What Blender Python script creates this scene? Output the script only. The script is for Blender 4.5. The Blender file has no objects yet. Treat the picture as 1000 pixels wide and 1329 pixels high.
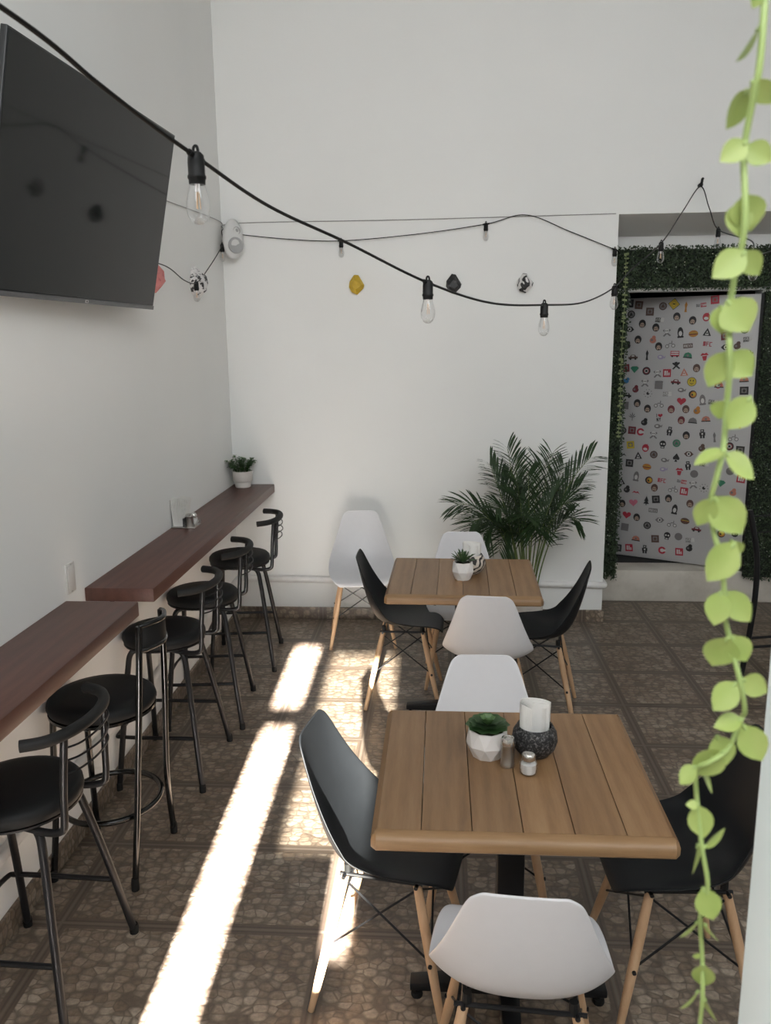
import bpy, bmesh, math, random
from mathutils import Vector, Matrix
PI = math.pi
R = math.radians
SC = bpy.context.scene
COL = SC.collection

# ------------------------------------------------------------------ camera
cam_d = bpy.data.cameras.new('camera')
cam_d.sensor_width = 36.0
cam_d.lens = 29.026
cam_d.clip_start = 0.02
cam_d.dof.use_dof = True
cam_d.dof.focus_distance = 3.0
cam_d.dof.aperture_fstop = 10.5
cam = bpy.data.objects.new('camera', cam_d)
COL.objects.link(cam)
yaw, pitch, roll = 0.0673665904, 0.204043716, -0.0107961732
cy_, sy_, cp_, sp_ = math.cos(yaw), math.sin(yaw), math.cos(pitch), math.sin(pitch)
F_ = Vector((-sy_*cp_, cy_*cp_, -sp_)); R_ = Vector((cy_, sy_, 0)); U_ = R_.cross(F_)
R2 = R_*math.cos(roll) + U_*math.sin(roll); U2 = -R_*math.sin(roll) + U_*math.cos(roll)
M_ = Matrix((( R2.x, U2.x, -F_.x, 0.0), (R2.y, U2.y, -F_.y, 0.0), (R2.z, U2.z, -F_.z, 1.9), (0, 0, 0, 1)))
cam.matrix_world = M_
SC.camera = cam

# ------------------------------------------------------------------ view, world, sun, added daylight lamp
SC.view_settings.view_transform = 'Standard'
SC.view_settings.look = 'None'
SC.view_settings.gamma = 1.0
SC.view_settings.use_curve_mapping = False
SC.view_settings.exposure = 0.0
SUN_STRENGTH = 400.0
DAY_POWER = 190.0
w = bpy.data.worlds.new('sky'); SC.world = w; w.use_nodes = True
w.node_tree.nodes['Background'].inputs[0].default_value = (0.62, 0.74, 0.9, 1)
w.node_tree.nodes['Background'].inputs[1].default_value = 1.2
sun_d = bpy.data.lights.new('sun', 'SUN'); sun_d.energy = SUN_STRENGTH; sun_d.angle = R(0.7)
sun_d.color = (1.0, 0.945, 0.90)
sun = bpy.data.objects.new('sun', sun_d); COL.objects.link(sun)
sun.rotation_euler = Vector((-0.0225, 1.0, -0.352)).to_track_quat('-Z', 'Y').to_euler()
ar_d = bpy.data.lights.new('daylight_stand_in', 'AREA'); ar_d.shape = 'RECTANGLE'
ar_d.size = 3.8; ar_d.size_y = 2.0; ar_d.energy = DAY_POWER; ar_d.color = (0.95, 0.985, 1.0)
ar = bpy.data.objects.new('daylight_stand_in', ar_d); COL.objects.link(ar)
ar.location = (0.7, -0.7, 4.0)  # area lamp added high at the front, standing in for general daylight
ar.rotation_euler = Vector((0, 0.80, -0.60)).to_track_quat('-Z', 'Y').to_euler()

# ------------------------------------------------------------------ materials
def new_mat(name):
    m = bpy.data.materials.new(name); m.use_nodes = True
    nt = m.node_tree
    return m, nt, nt.nodes['Principled BSDF']
def nd(nt, t, **kw):
    n = nt.nodes.new(t)
    for k, v in kw.items(): setattr(n, k, v)
    return n
def ramp(nt, src, stops, interp='LINEAR'):
    r = nt.nodes.new('ShaderNodeValToRGB'); r.color_ramp.interpolation = interp
    el = r.color_ramp.elements
    while len(el) < len(stops): el.new(0.5)
    for e, (p, c) in zip(el, stops):
        e.position = p; e.color = (c, c, c, 1) if not isinstance(c, tuple) else (*c, 1)
    nt.links.new(src, r.inputs[0]); return r.outputs[0]
def mth(nt, op, a, b=None, c=None):
    n = nt.nodes.new('ShaderNodeMath'); n.operation = op
    for i, v in enumerate((a, b, c)):
        if v is None: continue
        if isinstance(v, (int, float)): n.inputs[i].default_value = v
        else: nt.links.new(v, n.inputs[i])
    return n.outputs[0]
def mixc(nt, fac, a, b, mode='MIX'):
    n = nt.nodes.new('ShaderNodeMix'); n.data_type = 'RGBA'; n.blend_type = mode
    for i, v in ((0, fac), (6, a), (7, b)):
        if isinstance(v, (int, float)): n.inputs[i].default_value = v
        elif isinstance(v, tuple): n.inputs[i].default_value = (*v, 1)
        else: nt.links.new(v, n.inputs[i])
    return n.outputs[2]
def noise(nt, vec, scale, detail=3, rough=0.5, dim='3D'):
    n = nt.nodes.new('ShaderNodeTexNoise'); n.inputs['Scale'].default_value = scale
    n.inputs['Detail'].default_value = detail; n.inputs['Roughness'].default_value = rough
    if vec is not None: nt.links.new(vec, n.inputs['Vector'])
    return n.outputs['Fac']
def objco(nt, scale=None, rot=None):
    t = nt.nodes.new('ShaderNodeTexCoord')
    if scale is None: return t.outputs['Object']
    mp = nt.nodes.new('ShaderNodeMapping'); mp.inputs['Scale'].default_value = scale
    if rot: mp.inputs['Rotation'].default_value = rot
    nt.links.new(t.outputs['Object'], mp.inputs['Vector']); return mp.outputs['Vector']
def bump(nt, h, strength, dist=0.01):
    b = nt.nodes.new('ShaderNodeBump'); b.inputs['Strength'].default_value = strength
    b.inputs['Distance'].default_value = dist; nt.links.new(h, b.inputs['Height']); return b.outputs['Normal']
def plain(name, col, rough=0.5, metal=0.0, var=0.06, scale=30, coat=0.0, spec=None, bmp=0.0):
    m, nt, b = new_mat(name)
    n = noise(nt, objco(nt), scale)
    d = tuple(c*(1-var) for c in col); l = tuple(min(1, c*(1+var)) for c in col)
    nt.links.new(ramp(nt, n, [(0.3, d), (0.7, l)]), b.inputs['Base Color'])
    b.inputs['Roughness'].default_value = rough; b.inputs['Metallic'].default_value = metal
    b.inputs['Coat Weight'].default_value = coat
    if spec is not None: b.inputs['Specular IOR Level'].default_value = spec
    if bmp: nt.links.new(bump(nt, n, bmp, 0.002), b.inputs['Normal'])
    return m
MAT = {}
# painted plaster
def wall_mat(name, col, dirt=0.0):
    m, nt, b = new_mat(name)
    co = objco(nt)
    n1 = noise(nt, co, 1.2, 4); n2 = noise(nt, co, 60, 3)
    c = ramp(nt, n1, [(0.35, tuple(x*0.97 for x in col)), (0.65, col)])
    if dirt:
        d = ramp(nt, noise(nt, co, 5, 6, 0.65), [(0.45, 0.0), (0.75, dirt)])
        c = mixc(nt, d, c, (0.22, 0.18, 0.13))
    nt.links.new(c, b.inputs['Base Color']); b.inputs['Roughness'].default_value = 0.75
    nt.links.new(bump(nt, n2, 0.08, 0.004), b.inputs['Normal'])
    return m
MAT['wall'] = wall_mat('white_paint', (0.80, 0.80, 0.785))
MAT['ceil'] = wall_mat('ceiling_paint', (0.72, 0.72, 0.71))
MAT['sill'] = wall_mat('weathered_white_concrete', (0.62, 0.58, 0.52), 0.35)
MAT['pipe'] = plain('glossy_white_moulding', (0.76, 0.75, 0.74), 0.35, var=0.03)
MAT['column'] = plain('pale_column_paint', (0.74, 0.85, 0.87), 0.55, var=0.02, scale=8)
# floor tiles: pebble cobbles inside, brown bands along every joint
TX, TY, TS = -1.2632, 5.4876, 0.44707
def tile_mat(name, banded=True):
    m, nt, b = new_mat(name)
    geo = nt.nodes.new('ShaderNodeNewGeometry')
    sp = nt.nodes.new('ShaderNodeSeparateXYZ'); nt.links.new(geo.outputs['Position'], sp.inputs[0])
    def edge(ax, off):
        u = mth(nt, 'DIVIDE', mth(nt, 'SUBTRACT', sp.outputs[ax], off), TS)
        f = mth(nt, 'FRACT', u); return mth(nt, 'MULTIPLY', mth(nt, 'MINIMUM', f, mth(nt, 'SUBTRACT', 1.0, f)), TS)
    ex, ey = edge(0, TX), edge(1, TY)
    e = mth(nt, 'MINIMUM', ex, ey) if banded else ex
    wob = noise(nt, geo.outputs['Position'], 9, 2)
    vec = nt.nodes.new('ShaderNodeVectorMath'); vec.operation = 'MULTIPLY_ADD'
    cmb = nt.nodes.new('ShaderNodeCombineXYZ'); nt.links.new(wob, cmb.inputs[0]); nt.links.new(wob, cmb.inputs[1])
    nt.links.new(cmb.outputs[0], vec.inputs[0]); vec.inputs[1].default_value = (0.03, -0.03, 0)
    nt.links.new(geo.outputs['Position'], vec.inputs[2])
    mp = nt.nodes.new('ShaderNodeMapping'); mp.inputs['Scale'].default_value = (25, 32, 28)
    nt.links.new(vec.outputs[0], mp.inputs['Vector'])
    v1 = nd(nt, 'ShaderNodeTexVoronoi', feature='DISTANCE_TO_EDGE'); v1.inputs['Scale'].default_value = 1
    v1.inputs['Randomness'].default_value = 0.62
    v2 = nd(nt, 'ShaderNodeTexVoronoi', feature='F1'); v2.inputs['Scale'].default_value = 1
    v2.inputs['Randomness'].default_value = 0.62
    nt.links.new(mp.outputs[0], v1.inputs['Vector']); nt.links.new(mp.outputs[0], v2.inputs['Vector'])
    bw = nt.nodes.new('ShaderNodeRGBToBW'); nt.links.new(v2.outputs['Color'], bw.inputs[0])
    stone = ramp(nt, bw.outputs[0], [(0.1, (0.155, 0.115, 0.084)), (0.45, (0.230, 0.182, 0.139)), (0.9, (0.315, 0.264, 0.210))])
    grain = noise(nt, geo.outputs['Position'], 70, 4, 0.6)
    stone = mixc(nt, 0.55, stone, ramp(nt, grain, [(0.3, 0.25), (0.7, 0.8)]), 'OVERLAY')
    big = ramp(nt, noise(nt, geo.outputs['Position'], 3.2, 3), [(0.35, (0.78, 0.74, 0.70)), (0.65, (1.05, 1.05, 1.04))])
    stone = mixc(nt, 1.0, stone, big, 'MULTIPLY')
    gap = mth(nt, 'MAXIMUM', ramp(nt, v1.outputs['Distance'], [(0.01, 0.8), (0.075, 0.0)]), ramp(nt, v2.outputs['Distance'], [(0.46, 0.0), (0.68, 0.75)]))
    col = mixc(nt, gap, stone, (0.088, 0.066, 0.050))
    band = ramp(nt, mth(nt, 'DIVIDE', e, 0.05), [(0.47, 1.0), (0.56, 0.0)])
    col = mixc(nt, band, col, mixc(nt, grain, (0.078, 0.056, 0.040), (0.13, 0.098, 0.074)))
    lip = ramp(nt, mth(nt, 'ABSOLUTE', mth(nt, 'SUBTRACT', mth(nt, 'DIVIDE', e, 0.05), 0.22)), [(0.03, 0.55), (0.08, 0.0)])
    col = mixc(nt, lip, col, (0.05, 0.036, 0.028))
    grout = ramp(nt, mth(nt, 'DIVIDE', e, 0.05), [(0.07, 0.8), (0.11, 0.0)])
    col = mixc(nt, grout, col, (0.15, 0.122, 0.098))
    nt.links.new(col, b.inputs['Base Color'])
    b.inputs['Roughness'].default_value = 0.34; b.inputs['Specular IOR Level'].default_value = 0.5
    h = mth(nt, 'MULTIPLY', ramp(nt, v1.outputs['Distance'], [(0.0, 0.0), (0.3, 1.0)]), mth(nt, 'SUBTRACT', 1.0, band))
    nt.links.new(bump(nt, h, 0.35, 0.004), b.inputs['Normal'])
    return m
MAT['tile'] = tile_mat('pebble_floor_tile')
MAT['skirt'] = tile_mat('pebble_skirting_tile', False)
# woods
def wood_mat(name, dark, mid, light, axis='Y', planks=None, rough=0.5, knots=True):
    m, nt, b = new_mat(name)
    st = {'Y': (9, 0.9, 9), 'X': (0.9, 9, 9), 'Z': (9, 9, 0.9)}[axis]
    co = objco(nt)
    tc = nt.nodes.new('ShaderNodeTexCoord'); sp = nt.nodes.new('ShaderNodeSeparateXYZ'); nt.links.new(tc.outputs['Object'], sp.inputs[0])
    oi = nt.nodes.new('ShaderNodeObjectInfo')
    mp = nt.nodes.new('ShaderNodeMapping'); mp.inputs['Scale'].default_value = st
    nt.links.new(co, mp.inputs['Vector'])
    off = nt.nodes.new('ShaderNodeCombineXYZ')
    k = mth(nt, 'MULTIPLY', oi.outputs['Random'], 37.0)
    if planks:
        n_, x0, wd = planks
        pu = mth(nt, 'DIVIDE', mth(nt, 'SUBTRACT', sp.outputs[0], x0), wd)
        pid = mth(nt, 'FLOOR', pu)
        k = mth(nt, 'MULTIPLY_ADD', pid, 5.37, k)
    nt.links.new(k, off.inputs[0]); nt.links.new(k, off.inputs[1]); nt.links.new(k, off.inputs[2])
    nt.links.new(off.outputs[0], mp.inputs['Location'])
    n1 = noise(nt, mp.outputs[0], 2.2, 6, 0.6); n2 = noise(nt, mp.outputs[0], 9, 5, 0.65)
    wv = nt.nodes.new('ShaderNodeTexWave'); wv.bands_direction = {'Y': 'X', 'X': 'Y', 'Z': 'X'}[axis]
    wv.inputs['Scale'].default_value = 0.7; wv.inputs['Distortion'].default_value = 7; wv.inputs['Detail'].default_value = 3
    nt.links.new(mp.outputs[0], wv.inputs['Vector'])
    f = mth(nt, 'MULTIPLY_ADD', wv.outputs['Fac'], 0.12, mth(nt, 'MULTIPLY_ADD', n1, 0.5, mth(nt, 'MULTIPLY', n2, 0.40)))
    c = ramp(nt, f, [(0.25, dark), (0.5, mid), (0.8, light)])
    if knots:
        kn = nd(nt, 'ShaderNodeTexVoronoi', feature='F1'); kn.inputs['Scale'].default_value = 0.55
        nt.links.new(mp.outputs[0], kn.inputs['Vector'])
        c = mixc(nt, ramp(nt, kn.outputs['Distance'], [(0.03, 0.65), (0.16, 0.0)]), c, tuple(x*0.45 for x in dark))
    h = f
    if planks:
        wn = nt.nodes.new('ShaderNodeTexWhiteNoise'); wn.noise_dimensions = '1D'; nt.links.new(k, wn.inputs['W'])
        c = mixc(nt, 1.0, c, ramp(nt, wn.outputs['Value'], [(0, 0.84), (1, 1.1)]), 'MULTIPLY')
    nt.links.new(c, b.inputs['Base Color'])
    b.inputs['Roughness'].default_value = rough
    nt.links.new(bump(nt, h, 0.12, 0.003), b.inputs['Normal'])
    return m
TW = 0.73
MAT['table'] = wood_mat('varnished_pine_planks', (0.155, 0.082, 0.036), (0.255, 0.142, 0.066), (0.345, 0.212, 0.108), 'Y', (6, -TW/2, TW/6), 0.45)
MAT['edge_wood'] = wood_mat('varnished_pine_edge', (0.165, 0.088, 0.038), (0.275, 0.158, 0.074), (0.365, 0.228, 0.118), 'X', None, 0.45)
MAT['counter'] = wood_mat('dark_stained_wood', (0.050, 0.019, 0.013), (0.088, 0.036, 0.026), (0.140, 0.060, 0.043), 'Y', None, 0.42, False)
MAT['leg'] = wood_mat('beech_dowel', (0.36, 0.22, 0.12), (0.47, 0.30, 0.175), (0.56, 0.39, 0.25), 'Z', None, 0.5, False)
# plastics, metals
MAT['white_shell'] = plain('white_polypropylene', (0.66, 0.655, 0.675), 0.34, var=0.01, spec=0.4)
MAT['black_shell'] = plain('black_polypropylene', (0.008, 0.009, 0.0105), 0.45, var=0.05, spec=0.22)
MAT['black_metal'] = plain('black_painted_steel', (0.008, 0.008, 0.009), 0.4, var=0.1, spec=0.28)
MAT['gloss_metal'] = plain('glossy_black_steel', (0.006, 0.006, 0.006), 0.14, var=0.1, spec=0.5)
MAT['black_rubber'] = plain('black_rubber', (0.010, 0.010, 0.010), 0.6, spec=0.25)
MAT['leather'] = plain('black_leatherette', (0.008, 0.0085, 0.009), 0.55, scale=300, bmp=0.1, spec=0.2)
MAT['cord'] = plain('black_rubber_cord', (0.006, 0.006, 0.006), 0.5, spec=0.25)
MAT['wire'] = plain('grey_wire', (0.30, 0.29, 0.28), 0.6)
MAT['steel'] = plain('brushed_steel', (0.50, 0.49, 0.47), 0.3, 1.0, var=0.08)
MAT['chrome'] = plain('tarnished_cap_steel', (0.62, 0.60, 0.57), 0.2, 1.0)
MAT['ceramic'] = plain('white_glazed_ceramic', (0.76, 0.73, 0.71), 0.35, var=0.02)
MAT['pot'] = plain('cream_pot', (0.66, 0.62, 0.58), 0.5, var=0.03)
MAT['soil'] = plain('dark_soil', (0.03, 0.022, 0.016), 0.95, var=0.4, scale=90)
MAT['paper'] = plain('white_paper_napkin', (0.84, 0.82, 0.79), 0.9, var=0.02)
MAT['holder'] = plain('dark_grey_plastic', (0.05, 0.048, 0.046), 0.4)
MAT['outlet'] = plain('ivory_plastic', (0.60, 0.575, 0.55), 0.45, var=0.02)
MAT['salt'] = plain('white_salt', (0.8, 0.79, 0.77), 0.9)
MAT['dark'] = plain('painted_room_darkness', (0.02, 0.02, 0.02), 0.9)  # near-black colour stands in for the missing light behind the door
MAT['speaker'] = plain('white_speaker_plastic', (0.62, 0.62, 0.61), 0.5, var=0.02)
MAT['mesh_grey'] = plain('grey_speaker_mesh', (0.36, 0.36, 0.36), 0.7, scale=400)
MAT['tv_frame'] = plain('dark_grey_bezel', (0.018, 0.019, 0.020), 0.4)
MAT['tv_silver'] = plain('grey_metal_strip', (0.13, 0.13, 0.135), 0.35, 0.6)
m, nt, b = new_mat('glossy_tv_glass')
nt.links.new(ramp(nt, noise(nt, objco(nt), 2), [(0.3, (0.010, 0.011, 0.011)), (0.7, (0.012, 0.013, 0.0125))]), b.inputs['Base Color'])
b.inputs['Roughness'].default_value = 0.06; b.inputs['Specular IOR Level'].default_value = 0.2; MAT['screen'] = m
def leaf_mat(name, a, c, trans=0.3, rough=0.45, scale=25):
    m, nt, b = new_mat(name)
    col = ramp(nt, noise(nt, objco(nt), scale, 2), [(0.3, a), (0.7, c)])
    nt.links.new(col, b.inputs['Base Color']); b.inputs['Roughness'].default_value = rough
    tr = nt.nodes.new('ShaderNodeBsdfTranslucent'); nt.links.new(col, tr.inputs['Color'])
    mx = nt.nodes.new('ShaderNodeMixShader'); mx.inputs[0].default_value = trans
    out = nt.nodes['Material Output']
    nt.links.new(b.outputs[0], mx.inputs[1]); nt.links.new(tr.outputs[0], mx.inputs[2]); nt.links.new(mx.outputs[0], out.inputs[0])
    return m
MAT['vine'] = leaf_mat('lime_green_leaf', (0.27, 0.355, 0.09), (0.34, 0.405, 0.125), 0.22, 0.5, 40)
MAT['vine_stem'] = plain('lime_green_stem', (0.28, 0.37, 0.12), 0.5)
MAT['hedge'] = leaf_mat('boxwood_leaf', (0.014, 0.030, 0.010), (0.035, 0.060, 0.024), 0.1, 0.45, 12)
MAT['hedge_flower'] = plain('tiny_pale_blossom', (0.42, 0.45, 0.36), 0.7)
MAT['hedge_back'] = plain('dark_green_mat', (0.008, 0.013, 0.007), 0.9)
MAT['palm'] = leaf_mat('palm_leaf', (0.010, 0.030, 0.007), (0.028, 0.064, 0.016), 0.10, 0.6, 10)
MAT['palm_stem'] = plain('palm_stem', (0.12, 0.17, 0.05), 0.5, var=0.3)
MAT['succulent'] = leaf_mat('succulent_leaf', (0.028, 0.072, 0.022), (0.06, 0.12, 0.042), 0.1, 0.4, 50)
MAT['succulent_light'] = leaf_mat('pale_succulent_leaf', (0.09, 0.17, 0.06), (0.13, 0.22, 0.08), 0.1, 0.4, 50)
MAT['haworthia'] = leaf_mat('spiky_leaf', (0.035, 0.075, 0.03), (0.07, 0.125, 0.05), 0.1, 0.4, 50)
MAT['bush'] = leaf_mat('small_bush_leaf', (0.03, 0.085, 0.02), (0.07, 0.16, 0.045), 0.15, 0.45, 40)
MAT['garland'] = leaf_mat('pale_garland_leaf', (0.20, 0.25, 0.10), (0.28, 0.33, 0.15), 0.2, 0.5, 40)
def speckle(name, base, spot, scale, lo, hi, rough=0.5, kind='noise'):
    m, nt, b = new_mat(name); co = objco(nt)
    if kind == 'noise': f = noise(nt, co, scale, 4, 0.7)
    else:
        wv = nt.nodes.new('ShaderNodeTexWave'); wv.wave_type = 'RINGS'
        wv.inputs['Scale'].default_value = scale; wv.inputs['Distortion'].default_value = 9
        wv.inputs['Detail'].default_value = 1.5; wv.inputs['Detail Scale'].default_value = 1.2
        nt.links.new(co, wv.inputs['Vector']); f = wv.outputs['Fac']
    nt.links.new(ramp(nt, f, [(lo, base), (hi, spot)]), b.inputs['Base Color'])
    b.inputs['Roughness'].default_value = rough; return m
MAT['speckled'] = speckle('black_speckled_stone', (0.008, 0.008, 0.009), (0.20, 0.19, 0.19), 150, 0.50, 0.66, 0.6)
MAT['marbled'] = speckle('black_and_cream_marbling', (0.02, 0.016, 0.014), (0.62, 0.56, 0.49), 14, 0.36, 0.44, 0.4, 'wave')
MAT['orn_pink'] = speckle('pink_marbled_ceramic', (0.62, 0.21, 0.20), (0.30, 0.055, 0.06), 26, 0.52, 0.72, 0.5)
MAT['orn_bw'] = speckle('white_ceramic_with_black_spatter', (0.68, 0.66, 0.65), (0.012, 0.012, 0.012), 34, 0.52, 0.58, 0.45)
MAT['orn_yellow'] = plain('mustard_ceramic', (0.52, 0.34, 0.022), 0.5, var=0.08)
MAT['orn_yellow_shade'] = plain('mustard_ceramic_hollow_shade', (0.30, 0.19, 0.012), 0.6)  # darker mustard copy, the shade of the hollows put into the colour
MAT['orn_black'] = speckle('black_ceramic_with_grey_veins', (0.012, 0.012, 0.013), (0.16, 0.155, 0.155), 30, 0.55, 0.72, 0.5)
MAT['orn_crack'] = speckle('white_ceramic_with_black_lines', (0.012, 0.012, 0.012), (0.66, 0.64, 0.63), 11, 0.22, 0.32, 0.45, 'wave')
MAT['door_sheet'] = plain('pale_grey_sheet', (0.44, 0.43, 0.43), 0.45, var=0.02, scale=3)
m, nt, b = new_mat('bulb_glass')
lw = nt.nodes.new('ShaderNodeLayerWeight'); lw.inputs['Blend'].default_value = 0.35
tr = nt.nodes.new('ShaderNodeBsdfTransparent'); tr.inputs[0].default_value = (0.93, 0.93, 0.93, 1)
gl = nt.nodes.new('ShaderNodeBsdfGlossy'); gl.inputs['Roughness'].default_value = 0.03; gl.inputs['Color'].default_value = (0.9, 0.9, 0.9, 1)
mx = nt.nodes.new('ShaderNodeMixShader'); nt.links.new(mth(nt, 'MULTIPLY', lw.outputs['Facing'], 0.75), mx.inputs[0])
nt.links.new(tr.outputs[0], mx.inputs[1]); nt.links.new(gl.outputs[0], mx.inputs[2])
nt.links.new(mx.outputs[0], nt.nodes['Material Output'].inputs[0]); MAT['glass'] = m
MAT['filament'] = plain('warm_filament', (0.75, 0.52, 0.33), 0.5)
m, nt, b = new_mat('sun_dimming_glass')  # pane colour chosen to weaken the sun passing through
tr = nt.nodes.new('ShaderNodeBsdfTransparent')
nt.links.new(ramp(nt, noise(nt, objco(nt), 3), [(0.3, (0.42, 0.425, 0.41)), (0.7, (0.48, 0.485, 0.47))]), tr.inputs[0])
nt.links.new(tr.outputs[0], nt.nodes['Material Output'].inputs[0]); MAT['tinted'] = m
STK = {'k': (0.012, 0.011, 0.012), 'b': (0.085, 0.045, 0.035), 'g': (0.16, 0.15, 0.15), 'r': (0.36, 0.022, 0.04), 'd': (0.14, 0.018, 0.025),
       'y': (0.50, 0.38, 0.03), 'o': (0.40, 0.17, 0.03), 's': (0.45, 0.17, 0.12), 'l': (0.32, 0.27, 0.42), 'n': (0.03, 0.17, 0.10),
       'u': (0.04, 0.17, 0.36), 'p': (0.50, 0.14, 0.2), 'w': (0.55, 0.54, 0.52), 'e': (0.36, 0.26, 0.2)}
for k_, c_ in STK.items(): MAT['ink_'+k_] = plain('sticker_ink_'+{'k':'black','b':'brown','g':'grey','r':'red','d':'maroon','y':'yellow','o':'orange','s':'salmon','l':'lilac','n':'green','u':'blue','p':'pink','w':'white','e':'beige'}[k_], c_, 0.45)

# ------------------------------------------------------------------ mesh helpers
class MB:
    def __init__(s): s.v = []; s.f = []; s.m = []; s.mats = []
    def mi(s, m):
        if m not in s.mats: s.mats.append(m)
        return s.mats.index(m)
    def add(s, vs, fs, m):
        o = len(s.v); i = s.mi(m)
        s.v += [tuple(v) for v in vs]; s.f += [tuple(o+k for k in f) for f in fs]; s.m += [i]*len(fs)
    def box(s, a, b, m, mat4=None):
        (x0, y0, z0), (x1, y1, z1) = a, b
        vs = [Vector(p) for p in ((x0,y0,z0),(x1,y0,z0),(x1,y1,z0),(x0,y1,z0),(x0,y0,z1),(x1,y0,z1),(x1,y1,z1),(x0,y1,z1))]
        if mat4: vs = [mat4 @ v for v in vs]
        s.add(vs, [(0,3,2,1),(4,5,6,7),(0,1,5,4),(1,2,6,5),(2,3,7,6),(3,0,4,7)], m)
    def tube(s, pts, r, m, n=10, caps=True, closed=False):
        pts = [Vector(p) for p in pts]; N = len(pts)
        rs = r if isinstance(r, (list, tuple)) else [r]*N
        vs = []; up = None
        for i, p in enumerate(pts):
            if closed: t = pts[(i+1) % N] - pts[i-1]
            else: t = pts[min(i+1, N-1)] - pts[max(i-1, 0)]
            if t.length < 1e-9: t = Vector((0,0,1))
            t.normalize()
            if up is None:
                a = Vector((0,0,1)) if abs(t.z) < 0.9 else Vector((1,0,0)); up = (a - t*a.dot(t)).normalized()
            else:
                up = up - t*up.dot(t)
                if up.length < 1e-6: up = t.orthogonal()
                up.normalize()
            sd = t.cross(up)
            for k in range(n):
                a = 2*PI*k/n; vs.append(p + (up*math.cos(a) + sd*math.sin(a))*rs[i])
        fs = []
        for i in range(N if closed else N-1):
            j = (i+1) % N
            for k in range(n):
                k2 = (k+1) % n; fs.append((i*n+k, i*n+k2, j*n+k2, j*n+k))
        if caps and not closed:
            fs.append(tuple(reversed(range(n)))); fs.append(tuple((N-1)*n+k for k in range(n)))
        s.add(vs, fs, m)
    def lathe(s, prof, m, n=28, c=(0,0,0), sx=1, sy=1):
        vs = []; fs = []; N = len(prof)
        for r, z in prof:
            for k in range(n):
                a = 2*PI*k/n; vs.append((c[0]+r*sx*math.cos(a), c[1]+r*sy*math.sin(a), c[2]+z))
        for i in range(N-1):
            for k in range(n):
                k2 = (k+1) % n; fs.append((i*n+k, i*n+k2, (i+1)*n+k2, (i+1)*n+k))
        if prof[0][0] > 1e-6: fs.append(tuple(reversed(range(n))))
        if prof[-1][0] > 1e-6: fs.append(tuple((N-1)*n+k for k in range(n)))
        s.add(vs, fs, m)
    def poly(s, pts, m): s.add(pts, [tuple(range(len(pts)))], m)
    def build(s, name, parent=None, smooth=True, angle=40, bevel=0, seg=2, merge=False):
        me = bpy.data.meshes.new(name); me.from_pydata(s.v, [], s.f)
        for k in s.mats: me.materials.append(MAT[k])
        me.polygons.foreach_set('material_index', s.m); me.update()
        if merge or bevel:
            bm = bmesh.new(); bm.from_mesh(me)
            bmesh.ops.remove_doubles(bm, verts=bm.verts, dist=1e-5)
            if bevel:
                es = [e for e in bm.edges if len(e.link_faces) == 2 and e.calc_face_angle(0) > R(35)]
                bmesh.ops.bevel(bm, geom=es, offset=bevel, segments=seg, affect='EDGES', profile=0.5)
            bm.to_mesh(me); bm.free()
        if smooth:
            me.shade_smooth(); me.set_sharp_from_angle(angle=R(angle))
        o = bpy.data.objects.new(name, me); COL.objects.link(o)
        if parent: o.parent = parent
        return o
def spline(pts, n=8, closed=False):
    P = [Vector(p) for p in pts]; N = len(P); out = []
    rng = range(N) if closed else range(N-1)
    for i in rng:
        if closed: a, b_, c, d = P[i-1], P[i], P[(i+1) % N], P[(i+2) % N]
        else: a, b_, c, d = P[max(i-1,0)], P[i], P[i+1], P[min(i+2,N-1)]
        for k in range(n):
            t = k/n
            out.append(0.5*((2*b_) + (c-a)*t + (2*a-5*b_+4*c-d)*t*t + (3*b_-a-3*c+d)*t**3))
    if not closed: out.append(P[-1])
    return out
def tag(o, label=None, cat=None, group=None, kind=None):
    if label: o['label'] = label
    if cat: o['category'] = cat
    if group: o['group'] = group
    if kind: o['kind'] = kind
    return o
def empty(name, loc, rz=0, rot=None):
    o = bpy.data.objects.new(name, None); COL.objects.link(o)
    o.empty_display_size = 0.1; o.location = loc; o.rotation_euler = rot if rot else (0, 0, rz); return o
def copy_tree(o, parent=None):
    c = o.copy(); COL.objects.link(c)
    if parent: c.parent = parent
    for ch in list(o.children): copy_tree(ch, c)
    return c
def struct(o): o['kind'] = 'structure'; return o
XL, YB, XR, ZC = -1.4067, 5.4876, 3.3, 4.35
YF = -1.9

# ------------------------------------------------------------------ the room
q = MB(); q.box((XL-0.1, YF-0.1, -0.1), (XR+0.1, 5.97, 0), 'tile'); struct(q.build('floor', smooth=False))
q = MB(); q.box((XL-0.1, YF-0.1, ZC), (XR+0.1, 6.1, ZC+0.1), 'ceil'); struct(q.build('ceiling', smooth=False))
q = MB(); q.box((XL-0.12, YF-0.1, 0), (XL, YB+0.1, ZC), 'wall'); struct(q.build('wall_left', smooth=False))
q = MB(); q.box((XR, YF-0.1, 0), (XR+0.12, 6.1, ZC), 'wall'); struct(q.build('wall_right', smooth=False))
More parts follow.
